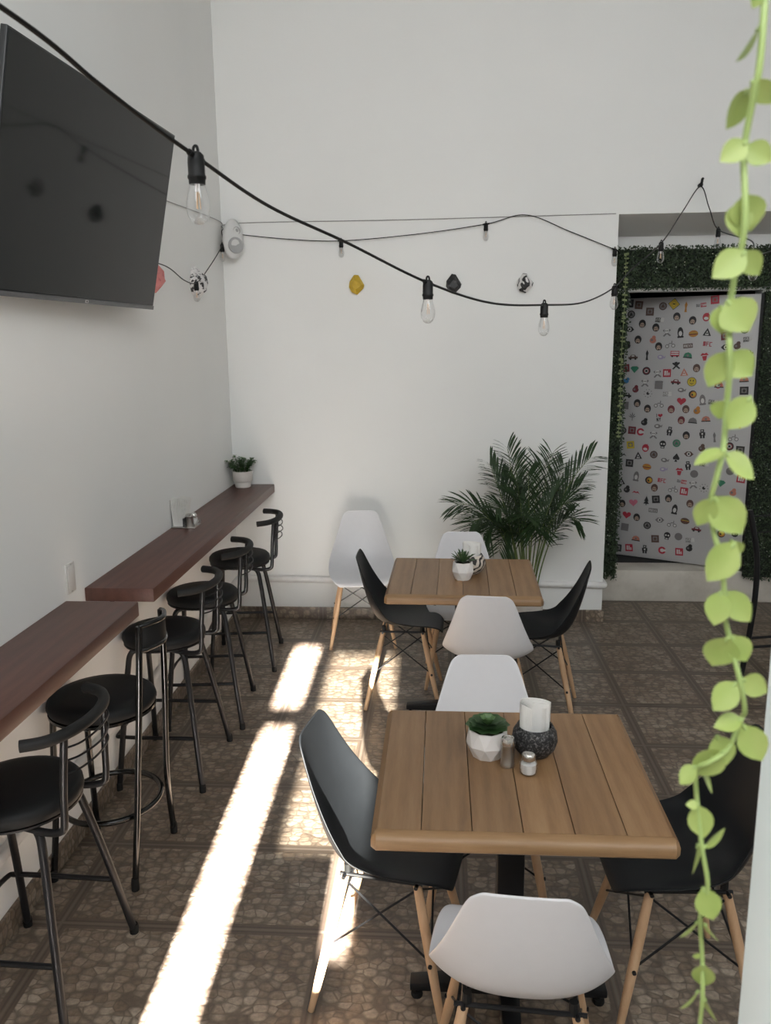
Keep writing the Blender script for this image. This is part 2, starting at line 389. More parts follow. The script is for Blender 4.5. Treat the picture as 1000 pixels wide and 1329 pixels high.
# back wall with a deep splayed recess for the doorway
JX, RX, LZ, RY = 1.105, 2.75, 2.658, 5.95
q = MB(); q.box((XL-0.1, YB, 0), (JX, RY+0.15, LZ), 'wall'); struct(q.build('wall_back', smooth=False))
q = MB(); q.box((RX, YB, 0), (XR, RY+0.15, LZ), 'wall'); struct(q.build('wall_corner', smooth=False))
q = MB()
q.box((XL-0.1, YB, LZ), (XR, RY+0.15, ZC), 'wall')
q.add([(JX, YB, LZ), (RX, YB, LZ), (RX, RY, 2.575), (JX, RY, 2.575), (JX, RY, LZ), (RX, RY, LZ)], [(0,3,2,1), (0,4,3), (1,2,5), (3,4,5,2)], 'wall')
struct(q.build('wall_lintel', smooth=False))
DX0, DX1, DZ0, DZ1 = 1.262, 2.185, 0.235, 2.215
q = MB()
q.box((JX, RY, DZ0), (DX0, RY+0.15, 2.6), 'wall'); q.box((DX1, RY, DZ0), (RX, RY+0.15, 2.6), 'wall')
q.box((DX0, RY, DZ1), (DX1, RY+0.15, 2.6), 'wall')
struct(q.build('wall_recess', smooth=False))
q = MB(); q.box((JX, RY-0.005, 0), (RX, RY+0.22, DZ0), 'sill'); struct(q.build('trim_sill', bevel=0.006))
q = MB()   # room beyond the door, its darkness painted on as near-black walls
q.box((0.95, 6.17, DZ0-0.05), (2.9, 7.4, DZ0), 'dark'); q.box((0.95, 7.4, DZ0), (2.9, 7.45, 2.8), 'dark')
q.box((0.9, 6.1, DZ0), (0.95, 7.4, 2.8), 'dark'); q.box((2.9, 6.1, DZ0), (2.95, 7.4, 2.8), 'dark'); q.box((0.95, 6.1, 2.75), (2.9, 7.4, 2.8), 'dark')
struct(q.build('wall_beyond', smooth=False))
# skirtings and the rounded white moulding above them
q = MB(); q.box((XL, -1.8, 0), (XL+0.012, YB, 0.088), 'skirt'); struct(q.build('baseboard_left', smooth=False))
q = MB(); q.box((XL+0.012, YB-0.012, 0), (JX, YB, 0.082), 'skirt'); q.box((JX, YB-0.012, 0), (JX+0.012, RY-0.01, 0.082), 'skirt'); struct(q.build('baseboard_back', smooth=False))
def half_round(path, r):
    mb = MB(); mb.tube(path, r, 'pipe', 12); return mb
q = half_round(spline([(XL+0.01, YB-0.008, 0.29), (-0.5, YB-0.008, 0.281), (0.4, YB-0.008, 0.268), (1.09, YB-0.008, 0.259)], 4) +
               spline([(1.105, YB-0.004, 0.259), (1.113, YB+0.008, 0.259), (1.113, YB+0.1, 0.259)], 4), 0.024)
struct(q.build('trim_back'))
q = half_round([(XL+0.006, -1.8, 0.30), (XL+0.006, 2, 0.30), (XL+0.006, YB-0.03, 0.29)], 0.024); struct(q.build('trim_left'))
# unseen front wall behind the camera, its openings cut to shape the sun patches
AX0, AX1, AZ1 = -0.748, -0.612, 2.415
BX0, BX1, BZ0, BZ1 = -0.50, -0.115, 1.66, 2.375
CX0, CX1, CZ0 = -0.275, -0.205, 1.47
q = MB(); T0, T1 = YF-0.06, YF
def fb(x0, x1, z0, z1): q.box((x0, T0, z0), (x1, T1, z1), 'wall')
fb(XL-0.1, AX0, 0, ZC); fb(AX0, AX1, AZ1, ZC); fb(AX0, AX1, 2.02, 2.105); fb(AX1, BX0, 0, ZC)
fb(BX0, BX1, BZ1, ZC); fb(BX0, CX0, 0, BZ0); fb(CX0, CX1, 0, CZ0); fb(CX1, BX1, 0, BZ0); fb(BX1, XR+0.1, 0, ZC)
struct(q.build('wall_front_sun_mask', smooth=False))
q = MB(); q.box((BX0, YF-0.035, BZ0), (BX1, YF-0.03, BZ1), 'tinted'); struct(q.build('sun_dimming_pane', smooth=False))  # unseen pane added to dim the second sun patch
# pale post close to the camera on the right, and the beam it carries
q = MB(); q.box((0.327, 0.70, 0), (0.45, 0.80, 2.45), 'column'); struct(q.build('column', bevel=0.006, seg=3))
q = MB(); q.box((-0.35, 0.42, 2.45), (1.2, 0.80, 2.6), 'column'); struct(q.build('beam', bevel=0.005))

# ------------------------------------------------------------------ sticker-covered door standing ajar
door = empty('door_1', (2.174, 5.914+0.03, 0.245)); door['kind'] = 'structure'
dd = Vector((1.356-2.174, 6.36-5.914, 0)); DW = dd.length; DH = 1.944
door.rotation_euler = (0, 0, math.atan2(dd.y, dd.x))       # local +x runs from the hinge to the free edge, local +y faces the room
q = MB(); q.box((0, -0.03, 0), (DW, 0.0, DH), 'door_sheet'); q.build('door_leaf', door, bevel=0.002)
q = MB(); q.box((-0.022, -0.032, -0.004), (0, 0.004, DH+0.004), 'black_metal'); q.build('hinge_strip', door, smooth=False)
STICK = "37,1908,sq,k;106,1894,sq,b;188,1845,sq,b;279,1881,ci,b;356,1894,di,y;440,1872,st,o;544,1880,tag,r;633,1922,sq,r;53,1829,ci,k;261,1785,tx,k;380,1801,fa,g;491,1772,fa,k;583,1797,ap,r;46,1722,ey,k;137,1756,fa,g;237,1727,fa,k;317,1695,cr,g;412,1693,ov,k;502,1684,bu,o;595,1691,tr,k;111,1642,fa,k;220,1645,bl,s;264,1592,fa,k;345,1609,bi,g;470,1599,re,b;604,1611,mf,r;35,1607,bl,k;81,1519,ca,b;184,1535,st,k;288,1519,wh,l;382,1543,bs,r;473,1531,do,n;588,1527,li,r;19,1438,sq,d;97,1431,ge,n;185,1419,ri,d;266,1400,cr,g;334,1405,sb,r;396,1461,cr,k;455,1410,tr,s;539,1438,fa,b;36,1345,bd,u;179,1331,cr,g;280,1317,sq,g;400,1343,ca,d;512,1345,sm,y;111,1285,bl,d;49,1239,ca,k;205,1255,rt,g;344,1254,tx,g;446,1284,wh,g;524,1255,sw,o;699,1325,do,s;448,1205,he,r;594,1218,ov,g;666,1204,tx,k;37,1161,sq,g;129,1176,fa,k;288,1177,bi,g;207,1138,fa,k;379,1139,fa,d;483,1143,fa,b;560,1142,bl,o;98,1080,lf,k;295,1080,ny,k;189,1043,bl,k;455,1062,fa,d;536,1066,do,g;626,1081,do,s;293,1015,wh,g;31,972,ci,k;101,976,sq,d;165,967,cc,r;262,949,cr,g;377,983,bo,k;497,953,fa,k;608,975,bo,k;693,955,st,g;819,956,bi,g;95,865,sq,y;208,848,ap,r;333,881,sk,k;432,896,ci,n;798,894,ri,d;871,871,sq,k;611,872,bl,b;37,785,mu,k;157,785,tr,k;272,802,ci,b;436,788,sp,k;523,822,ey,b;356,765,wh,g;94,726,sq,k;523,737,bo,k;635,756,tx,k;815,716,ci,g;742,730,st,k;226,706,bu,o;351,696,wh,l;464,692,li,r;570,678,ci,g;150,628,ov,g;38,580,tr,k;247,606,sw,o;343,611,mf,r;487,614,tag,r;759,625,ge,n;891,667,sb,r;83,523,bl,k;154,503,mu,r;290,547,fa,b;427,553,bi,g;506,543,sb,r;568,598,cr,g;644,579,rt,g;844,565,bl,s;138,424,he,p;236,446,te,k;306,464,sq,k;398,475,fa,k;53,404,fa,k;290,377,re,g;448,401,ov,k;554,450,fa,b;92,323,he,r;170,307,fa,k;343,308,ey,g;434,288,bi,g;527,320,bu,b;82,225,sq,g;252,256,ci,k;612,267,ca,d;172,144,do,s;317,159,sq,b;404,192,sk,k;487,196,ci,g;571,180,tx,g;785,253,sw,o;878,266,bl,k;36,54,sq,k;123,65,sb,r;243,68,bo,k;373,76,cc,r;499,80,sb,r;569,119,bl,k;795,1911,tx,k;874,1865,ny,k;841,1708,ci,k;866,1642,tx,k;718,1666,sq,d;800,1599,bl,b;727,1588,ey,k;873,1550,ca,b;769,1388,lf,k;861,1367,do,s;693,1330,ap,r;867,1289,sq,k;856,1063,st,o"
def disc(cx, cy, r, n=14, sx=1, sy=1, a0=0): return [(cx+r*sx*math.cos(a0+2*PI*k/n), cy+r*sy*math.sin(a0+2*PI*k/n)) for k in range(n)]
def rect(x0, y0, x1, y1): return [(x0,y0),(x1,y0),(x1,y1),(x0,y1)]
def heart(cx, cy, r): return [(cx+r*1.0*(math.sin(t)**3), cy+r*0.95*(0.8125*math.cos(t)-0.3125*math.cos(2*t)-0.125*math.cos(3*t)-0.0625*math.cos(4*t))) for t in [2*PI*k/26 for k in range(26)]]
def bars(word, x0, y0, h, ink):
    """block letters made of strokes on a 3 x 5 grid"""
    G = {'I':'b1','M':'l r a2','F':'l t m','C':'l t o','N':'l r d','Y':'y','R':'l t m r2','O':'l r t o','K':'l x','B':'l r t o m','A':'l r t m','D':'l r t o','T':'t b1','U':'l r o','E':'l t m o','S':'s','m':'l r b1 t','f':'l t m','c':'l t o','o':'l r t o','u':'l r o'}
    out = []; w_ = h*0.55; k = h*0.16; x = x0
    for ch in word:
        for g in G.get(ch, 'l').split():
            if g == 'l': out.append(rect(x, y0, x+k, y0+h))
            elif g == 'r': out.append(rect(x+w_-k, y0, x+w_, y0+h))
            elif g == 't': out.append(rect(x, y0+h-k, x+w_, y0+h))
            elif g == 'm': out.append(rect(x, y0+h*0.45, x+w_, y0+h*0.45+k))
            elif g == 'o': out.append(rect(x, y0, x+w_, y0+k))
            elif g == 'b1': out.append(rect(x+w_/2-k/2, y0, x+w_/2+k/2, y0+h))
            elif g == 'r2': out.append(rect(x+w_-k, y0+h*0.5, x+w_, y0+h)); out.append([(x+k, y0+h*0.45), (x+w_, y0), (x+w_-k*1.4, y0)])
            elif g == 'd': out.append([(x, y0+h), (x+k*1.3, y0+h), (x+w_, y0), (x+w_-k*1.3, y0)])
            elif g == 'a2': out.append([(x, y0+h), (x+k, y0+h), (x+w_/2, y0+h*0.5), (x+w_-k, y0+h), (x+w_, y0+h), (x+w_/2, y0+h*0.3)])
            elif g == 'y': out += [[(x, y0+h), (x+k*1.3, y0+h), (x+w_/2+k/2, y0+h*0.45), (x+w_/2-k/2, y0+h*0.45)], [(x+w_, y0+h), (x+w_-k*1.3, y0+h), (x+w_/2-k/2, y0+h*0.45), (x+w_/2+k/2, y0+h*0.45)], rect(x+w_/2-k/2, y0, x+w_/2+k/2, y0+h*0.5)]
            elif g == 'x': out += [[(x+k, y0+h*0.4), (x+w_-k*1.2, y0+h), (x+w_, y0+h), (x+k, y0+h*0.65)][::-1], [(x+k, y0+h*0.6), (x+w_, y0), (x+w_-k*1.3, y0), (x+k, y0+h*0.4)]]
            elif g == 's': out += [rect(x, y0, x+w_, y0+k), rect(x, y0+h*0.45, x+w_, y0+h*0.45+k), rect(x, y0+h-k, x+w_, y0+h), rect(x, y0+h*0.5, x+k, y0+h), rect(x+w_-k, y0, x+w_, y0+h*0.5)]
        x += w_*1.25
    return [(p, ink) for p in out]
def sticker(t, c):
    """layers of (outline, ink) round the origin, about 5 cm across"""
    r = 0.0285; e = 'ink_'+c; W_ = 'ink_w'; K = 'ink_k'
    D = {
    'sq': [(rect(-r,-r,r,r), e), (rect(-r*.6,-r*.5,r*.6,r*.6), 'ink_g'), (disc(0,0,r*.38,8), e)],
    'sb': [(rect(-r,-r,r,r), e), (rect(-r*.65,-r*.6,-r*.25,r*.6), W_), (rect(-r*.1,-r*.6,r*.2,r*.6), W_), (rect(r*.35,-r*.6,r*.65,r*.1), W_)],
    'ci': [(disc(0,0,r), e), (disc(0,0,r*.72), 'ink_g'), ([(-r*.5,-r*.35),(r*.5,-r*.35),(0,r*.55)], e)],
    'ri': [(disc(0,0,r*1.05), K), (disc(0,0,r*.8), e), (disc(0,0,r*.5), W_), (rect(-r*.3,-r*.3,r*.3,r*.3), K)],
    'rt': [(disc(0,0,r*.4), K), (disc(r*.2,r*.2,r*.15,8), W_)] + [(disc(r*math.cos(a), r*math.sin(a), r*.13, 6), e) for a in [2*PI*k/9 for k in range(9)]],
    'di': [(disc(0,0,r*1.45,4), K), (disc(0,0,r*1.3,4), e), (disc(0,0,r*.9,4), 'ink_o'), (disc(0,0,r*.75,4), e), (rect(-r*.35,-r*.12,r*.35,r*.12), K)],
    'st': [([(-r*.3,-r*1.3),(r*.3,-r*1.3),(r*.15,-r*.3),(r*.35,r*.5),(0,r*1.3),(-r*.35,r*.5),(-r*.2,-r*.3)], e)],
    'tag': [(rect(-r*.2,-r*.5,r*1.2,r*.5), e)] + bars('ou', -r*1.2, -r*.3, r*.65, K) + bars('TUBE', -r*.1, -r*.28, r*.55, W_),
    'tx': [(rect(-r*1.1,-r*.5,r*1.1,r*.55), 'ink_w')] + bars('ROCK', -r*1.05, 0, r*.55, e) + bars('BAND', -r*1.05, -r*.6, r*.5, e),
    're': [(rect(-r*1.15,-r*.55,r*1.15,r*.55), e)] + bars('ROCKS', -r*1.0, -r*.3, r*.6, W_),
    'fa': [(disc(0,r*.15,r,14,.9,1.05), K if c in 'kg' else e), (disc(0,-r*.2,r*.58,12,.95,1.1), 'ink_e'), (rect(-r*.35,-r*.15,-r*.1,r*.02), K), (rect(r*.1,-r*.15,r*.35,r*.02), K), (disc(0,-r*.62,r*.22,8,1.3,.7), e)],
    'ap': [(disc(0,0,r,14,.9,1.05), e), (disc(0,-r*.3,r*.55,12,1,.7), W_), ([(0,r*.8),(r*.5,r*1.2),(r*.3,r*.7)], e)],
    'ey': [([(-r*1.2,0),(-r*.5,r*.65),(r*.5,r*.65),(r*1.2,0),(r*.5,-r*.65),(-r*.5,-r*.65)], e), (disc(0,0,r*.5), W_), (disc(0,0,r*.26), K)],
    'cr': [([(-r,-r*.8),(-r*.7,-r),(r,r*.5),(r*.7,r*.8)], e), ([(r,-r*.8),(r*.7,-r),(-r,r*.5),(-r*.7,r*.8)], e), (disc(0,r*.35,r*.55), W_ if c=='g' else e), (disc(-r*.2,r*.4,r*.14,6), K), (disc(r*.2,r*.4,r*.14,6), K)],
    'ov': [(disc(0,0,r,14,.72,1.35), e), (disc(0,-r*.25,r*.6,12,.7,1.1), W_), (rect(-r*.75,-r*1.3,r*.75,-r*.85), e)],
    'bu': [(disc(0,0,r*1.15,16,1,.72), e), (rect(-r*1.1,-r*.22,r*1.1,r*.02), 'ink_d'), (rect(-r*1.0,r*.05,r*1.0,r*.17), 'ink_y')],
    'tr': [([(-r,-r*.8),(r,-r*.8),(r*.5,r*.2),(0,r*1.1),(-r*.5,r*.2)], e), ([(-r*.45,-r*.6),(r*.45,-r*.6),(0,r*.5)], W_), (disc(0,-r*.2,r*.22,8), e)],
    'bl': [(disc(0,-r*.2,r*.85,9,1,.9), e), (disc(r*.25,r*.55,r*.5,9), e), (disc(-r*.25,-r*.1,r*.3,7), 'ink_g')],
    'bi': [(disc(-r*.75,-r*.35,r*.5,12), e), (disc(-r*.75,-r*.35,r*.3,12), W_), (disc(r*.75,-r*.35,r*.5,12), e), (disc(r*.75,-r*.35,r*.3,12), W_), ([(-r*.75,-r*.3),(-r*.2,r*.4),(r*.5,r*.35),(r*.8,-r*.3),(r*.45,r*.15),(-r*.1,r*.2)], e), (rect(r*.35,r*.3,r*.55,r*.9), e)],
    'ca': [(rect(-r*1.2,-r*.4,r*1.2,r*.1), e), ([(-r*.8,r*.1),(-r*.45,r*.6),(r*.5,r*.6),(r*.85,r*.1)], e), (rect(-r*.35,r*.15,r*.4,r*.45), W_), (disc(-r*.65,-r*.45,r*.28,8), K), (disc(r*.65,-r*.45,r*.28,8), K)],
    'wh': [(disc(-r*.2,0,r*.75,12,1.1,.75), e), ([(r*.4,-r*.1),(r*1.1,r*.5),(r*.9,-r*.3)], e), (disc(-r*.3,r*.05,r*.3,8,1.3,.8), W_)],
    'bs': [(rect(-r*1.1,-r*.65,r*1.1,r*.7), e), (rect(-r*.95,r*.2,r*.95,r*.5), W_), (rect(-r*.95,-r*.25,r*.95,0), W_), (disc(-r*.6,-r*.65,r*.22,8), K), (disc(r*.6,-r*.65,r*.22,8), K)],
    'do': [([(-r,-r*.6),(r,-r*.6),(r,0),(r*.7,r*.55),(0,r*.8),(-r*.7,r*.55),(-r,0)], e), (rect(-r*1.1,-r*.65,r*1.1,-r*.4), K), (disc(0,0,r*.3,8), 'ink_g')],
    'li': [([(-r,r*.2),(-r*.5,r*.8),(0,r*.6),(r*.5,r*.8),(r,r*.2),(0,r*.05)], e), (rect(-r*.5,-r*.05,r*.5,r*.2), W_), ([(-r*.6,r*.05),(r*.6,r*.05),(r*.35,-r*1.1),(-r*.35,-r*1.1)], e)],
    'ge': [([(-r*1.1,r*.3),(-r*.6,r*.75),(r*.6,r*.75),(r*1.1,r*.3),(0,-r)], e), ([(-r*.4,r*.3),(r*.4,r*.3),(0,-r*.7)], 'ink_n')],
    'bd': [(disc(0,-r*.1,r*.75,12,1.1,.8), e), (disc(r*.5,r*.45,r*.42,10), e), ([(-r*1.1,r*.7),(r*.2,r*.1),(-r*.3,-r*.5)], e), ([(r*.85,r*.5),(r*1.25,r*.6),(r*.9,r*.3)], e)],
    'sm': [(disc(0,0,r*1.15,18), K), (disc(0,0,r*1.05,18), e), (disc(-r*.35,r*.3,r*.16,8,.8,1.4), K), (disc(r*.35,r*.3,r*.16,8,.8,1.4), K), ([(-r*.6,-r*.15),(-r*.3,-r*.5),(0,-r*.6),(r*.3,-r*.5),(r*.6,-r*.15),(r*.25,-r*.38),(0,-r*.45),(-r*.25,-r*.38)], K)],
    'sw': [(disc(0,0,r*1.0,16), K), (disc(r*.15,0,r*.75,14), e), (disc(r*.25,r*.1,r*.4,10), 'ink_y'), (disc(-r*.1,-r*.1,r*.25,8), K)],
    'he': [(heart(0,0,r*1.15), e)],
    'lf': [([(-r*.06,-r*1.1),(r*.06,-r*1.1),(r*.06,0),(-r*.06,0)], e)] + [([(0,-r*.2), (r*l*math.cos(a+.14)*.55, -r*.2+r*l*math.sin(a+.14)*.55), (r*l*math.cos(a), -r*.2+r*l*math.sin(a)), (r*l*math.cos(a-.14)*.55, -r*.2+r*l*math.sin(a-.14)*.55)], e) for a, l in ((PI/2,1.4),(PI/2-.6,1.25),(PI/2+.6,1.25),(.35,1.1),(PI-.35,1.1),(-.2,.7),(PI+.2,.7))],
    'ny': bars('I', -r*.8, r*.1, r*.9, e) + [(heart(r*.35,r*.5,r*.6), 'ink_r')] + bars('NY', -r*.65, -r*1.0, r*.9, e),
    'mf': bars('mfc', -r*1.1, -r*.55, r*1.1, e),
    'cc': [(disc(0,0,r), e), (disc(0,0,r*.5), W_), (rect(r*.25,-r*.3,r*1.05,r*.3), W_)],
    'bo': [(rect(-r*.45,r*.4,r*.45,r*1.1), e), (rect(-r*.7,-r*.5,r*.7,r*.35), e), (rect(-r*.55,-r*1.15,-r*.1,-r*.5), e), (rect(r*.1,-r*1.15,r*.55,-r*.5), e), (rect(-r*.25,r*.65,r*.25,r*.85), W_), (disc(0,-r*.05,r*.25,8), W_)],
    'sk': [(disc(0,r*.2,r*.85), e), (rect(-r*.5,-r*1.0,r*.5,-r*.3), e), (disc(-r*.33,r*.15,r*.24,8), W_), (disc(r*.33,r*.15,r*.24,8), W_), (rect(-r*.3,-r*.85,r*.3,-r*.6), W_)],
    'mu': [([(-r*1.1,-r*.35),(-r*.5,r*.4),(0,r*.15),(r*.5,r*.4),(r*1.1,-r*.35),(r*.5,0),(0,-r*.15),(-r*.5,0)], e)],
    'sp': [([(0,r*1.2),(r*.85,0),(r*.75,-r*.45),(r*.3,-r*.5),(0,-r*.25),(-r*.3,-r*.5),(-r*.75,-r*.45),(-r*.85,0)], e), ([(0,-r*.2),(r*.4,-r*1.05),(-r*.4,-r*1.05)], e)],
    'te': [([(0,r*1.3),(r*.6,-r*.1),(r*.3,-r*.1),(r*.75,-r*.8),(-r*.75,-r*.8),(-r*.3,-r*.1),(-r*.6,-r*.1)], e), (rect(-r*.12,-r*1.2,r*.12,-r*.8), e)],
    }
    return D[t]
def put_sticker(mb, u, v, t, c, rot):
    ca, sa = math.cos(rot), math.sin(rot)
    for k, (pts, ink) in enumerate(sticker(t, c)):
        pl = []
        for x, y in pts:
            X, Y = x*ca - y*sa, x*sa + y*ca
            pl.append((DW - u - X, 0.0006 + 0.00025*k, v + Y))
        a = sum(pl[i][0]*pl[(i+1) % len(pl)][2] - pl[(i+1) % len(pl)][0]*pl[i][2] for i in range(len(pl)))
        if a > 0: pl.reverse()
        mb.poly(pl, ink)
rnd = random.Random(4)
items = [s.split(',') for s in STICK.split(';')]
rest = MB()
for i, (u, v, t, c) in enumerate(items):
    u, v = int(u)/1000, int(v)/1000
    u = min(max(u, 0.03), DW-0.03); v = min(max(v, 0.03), DH-0.03)
    rot = rnd.uniform(-0.12, 0.12)
    if i < 100:
        mb = MB(); put_sticker(mb, u, v, t, c, rot); mb.build('sticker', door, smooth=False)
    else: put_sticker(rest, u, v, t, c, rot)
ro = rest.build('sticker', door, smooth=False); ro['kind'] = 'stuff'

# ------------------------------------------------------------------ boxwood panels framing the doorway
def hedge(name, x0, x1, z0, z1, n, seed, label):
    rn = random.Random(seed); root = empty(name, ((x0+x1)/2, RY-0.005, z0)); cx = (x0+x1)/2
    tag(root, label, 'artificial hedge', 'boxwood panels around the doorway')
    b0 = MB(); b0.box((x0-cx, -0.035, 0), (x1-cx, 0.004, z1-z0), 'hedge_back'); b0.build('backing', root, smooth=False)
    lf = MB(); fl = MB()
    for i in range(n):
        x = rn.uniform(x0-0.012, x1+0.012)-cx; z = rn.uniform(-0.015, z1-z0+0.02); y = -0.035 - rn.random()**1.5*0.045
        L = rn.uniform(0.011, 0.019); a = rn.uniform(0, 2*PI); tl = rn.uniform(-0.9, 0.5)
        d = Vector((math.cos(a), -abs(math.sin(tl))*0.9, math.sin(a))).normalized()
        sd = d.cross(Vector((rn.uniform(-.5,.5), -1, rn.uniform(-.5,.5)))).normalized()*L*0.33
        p = Vector((x, y, z))
        lf.add([p, p+d*L*.45+sd, p+d*L, p+d*L*.45-sd], [(0,1,2,3)], 'hedge')
        if i % 55 == 0:
            s_ = rn.uniform(0.003, 0.0055); p.y -= 0.012
            fl.add([p+Vector((s_,0,0)), p+Vector((0,-s_*.6,s_)), p+Vector((-s_,0,0)), p+Vector((0,-s_*.6,-s_)), p+Vector((0,-s_,0))], [(0,1,4),(1,2,4),(2,3,4),(3,0,4)], 'hedge_flower')
    tag(lf.build('leaves', root, smooth=False), kind='stuff'); tag(fl.build('blossoms', root, smooth=False), kind='stuff')
hedge('boxwood_panel', JX+0.02, 1.268, 0.20, 2.20, 6500, 1, 'tall dark boxwood panel on the left side of the sticker-covered door')
hedge('boxwood_panel', JX+0.02, 2.72, 2.235, 2.485, 7000, 2, 'long horizontal dark boxwood panel above the sticker-covered door')
hedge('boxwood_panel', 2.19, 2.62, 0.20, 2.20, 8500, 3, 'tall dark boxwood panel on the right side of the sticker-covered door')
def small_garland():
    root = empty('leaf_garland', (1.235, 5.845, 2.46)); tag(root, 'thin string of tiny pale leaves hanging down the left boxwood panel', 'hanging plant')
    rn = random.Random(9); st = MB(); lf = MB()
    pts = spline([(0,0,0), (0.004,-.004,-.3), (0.0,0,-.7), (0.006,-.003,-1.0), (0.004,0,-1.24)], 10)
    st.tube(pts, 0.0022, 'garland', 5); st.build('stem', root)
    for i in range(0, 46):
        p = pts[int(i/46*(len(pts)-1))] + Vector((0,0,rn.uniform(-.01,.01)))
        for s in (-1, 1):
            d = Vector((s*0.75, rn.uniform(-.5,.1), rn.uniform(-.9,.3))).normalized(); L = rn.uniform(.016,.024)
            sd = d.cross(Vector((0,-1,.3))).normalized()*L*.4
            lf.add([p, p+d*L*.5+sd, p+d*L, p+d*L*.5-sd], [(0,1,2,3)], 'garland')
    tag(lf.build('leaves', root, smooth=False), kind='stuff')
small_garland()

# ------------------------------------------------------------------ wall counters
def counter(name, y0, y1, label):
    W_, T_ = 0.281, 0.056
    root = empty(name, (XL+W_/2, y0, 0.955)); tag(root, label, 'counter', 'wall-mounted bar counters')
    q = MB(); q.box((-W_/2+0.001, 0, -T_), (W_/2, y1-y0, 0), 'counter'); q.build('counter_top', root, bevel=0.004, seg=2)
    for y in (0.25, (y1-y0)/2, y1-y0-0.25):
        q = MB(); q.box((-W_/2+0.001, y-0.015, -T_-0.006), (0.06, y+0.015, -T_), 'black_metal'); q.box((-W_/2+0.001, y-0.015, -T_-0.16), (-W_/2+0.007, y+0.015, -T_-0.006), 'black_metal')
        q.build('support_bracket', root, smooth=False)
counter('bar_counter', 3.058, 5.482, 'far dark brown wooden wall counter carrying the potted plant and the napkins')
counter('bar_counter', 0.9, 2.893, 'near dark brown wooden wall counter with nothing on it')

# ------------------------------------------------------------------ bar stools
def make_stool():
    root = empty('bar_stool', (0,0,0))
    q = MB(); q.lathe([(0,.612),(.165,.612),(.176,.618),(.181,.632),(.179,.648),(.168,.660),(.14,.667),(.08,.671),(0,.672)], 'leather', 40); q.build('seat', root)
    q = MB(); q.lathe([(0,.602),(.15,.602),(.176,.607),(.176,.613),(0,.613)], 'black_metal', 40); q.build('seat_plate', root)
    for sx in (-1, 1):
        for sy in (-1, 1):
            q = MB(); q.tube(spline([(sx*.03, sy*.085, .598), (sx*.085, sy*.10, .596), (sx*.118, sy*.112, .575), ((.135 if sx > 0 else -.128), sy*.13, .50), ((.165 if sx > 0 else -.142), sy*.175, .30), ((.205 if sx > 0 else -.162), sy*.232, .012)], 6), 0.0125, 'black_metal', 10)
            lg = q.build('leg', root)
            q = MB(); q.lathe([(.0145,0),(.015,.02),(.013,.032),(.0,.032)], 'black_rubber', 12, ((.2055 if sx > 0 else -.1625), sy*.2330, 0)); q.build('foot_cap', lg)
    q = MB(); q.tube(spline([(.172,-.190,.225),(-.05,-.190,.225),(-.15,-.186,.225),(-.178,-.165,.225),(-.182,0,.225),(-.178,.165,.225),(-.15,.186,.225),(-.05,.190,.225),(.172,.190,.225)], 5), 0.0085, 'black_metal', 8); q.build('footrest', root)
    for sy in (-1, 1):
        q = MB(); q.tube(spline([(.07, sy*.11, .597), (.15, sy*.125, .592), (.196, sy*.130, .602), (.206, sy*.131, .635), (.210, sy*.129, .72), (.222, sy*.122, .872)], 6), 0.0105, 'black_metal', 10); q.build('back_post', root)
    arc = [(.135,-.188,.880), (.195,-.158,.882), (.238,-.09,.885), (.252,0,.886), (.238,.09,.885), (.195,.158,.882), (.135,.188,.880)]
    q = MB(); q.tube(spline(arc, 6), 0.0165, 'black_rubber', 12); q.build('back_rail', root)
    for z, bx in ((.845,.262), (.808,.264), (.770,.258)):
        x0 = .2065 + (z-.66)*.075
        q = MB(); q.tube(spline([(x0,-.126,z), (x0+.03,-.085,z), (bx,0,z), (x0+.03,.085,z), (x0,.126,z)], 6), 0.0032, 'black_metal', 6); q.build('back_wire', root)
    return root
proto = make_stool()
SG = 'black stools with padded rail backs at the counters'
spots = [(-1.20, 4.735, R(6), 'black round bar stool farthest away, beside the back wall'),
         (-1.215, 3.995, R(6), 'second black bar stool from the back wall, under the far counter'),
         (-1.225, 3.425, R(0), 'third black bar stool from the back wall, by the near end of the far counter'),
         (-1.215, 2.10, R(-2), 'nearest black bar stool, its thick curved rail cut by the left edge')]
for i, (x, y, rz, lab) in enumerate(spots):
    o = proto if i == 0 else copy_tree(proto)
    o.location = (x, y, 0); o.rotation_euler = (0, 0, rz); tag(o, lab, 'stool', SG)
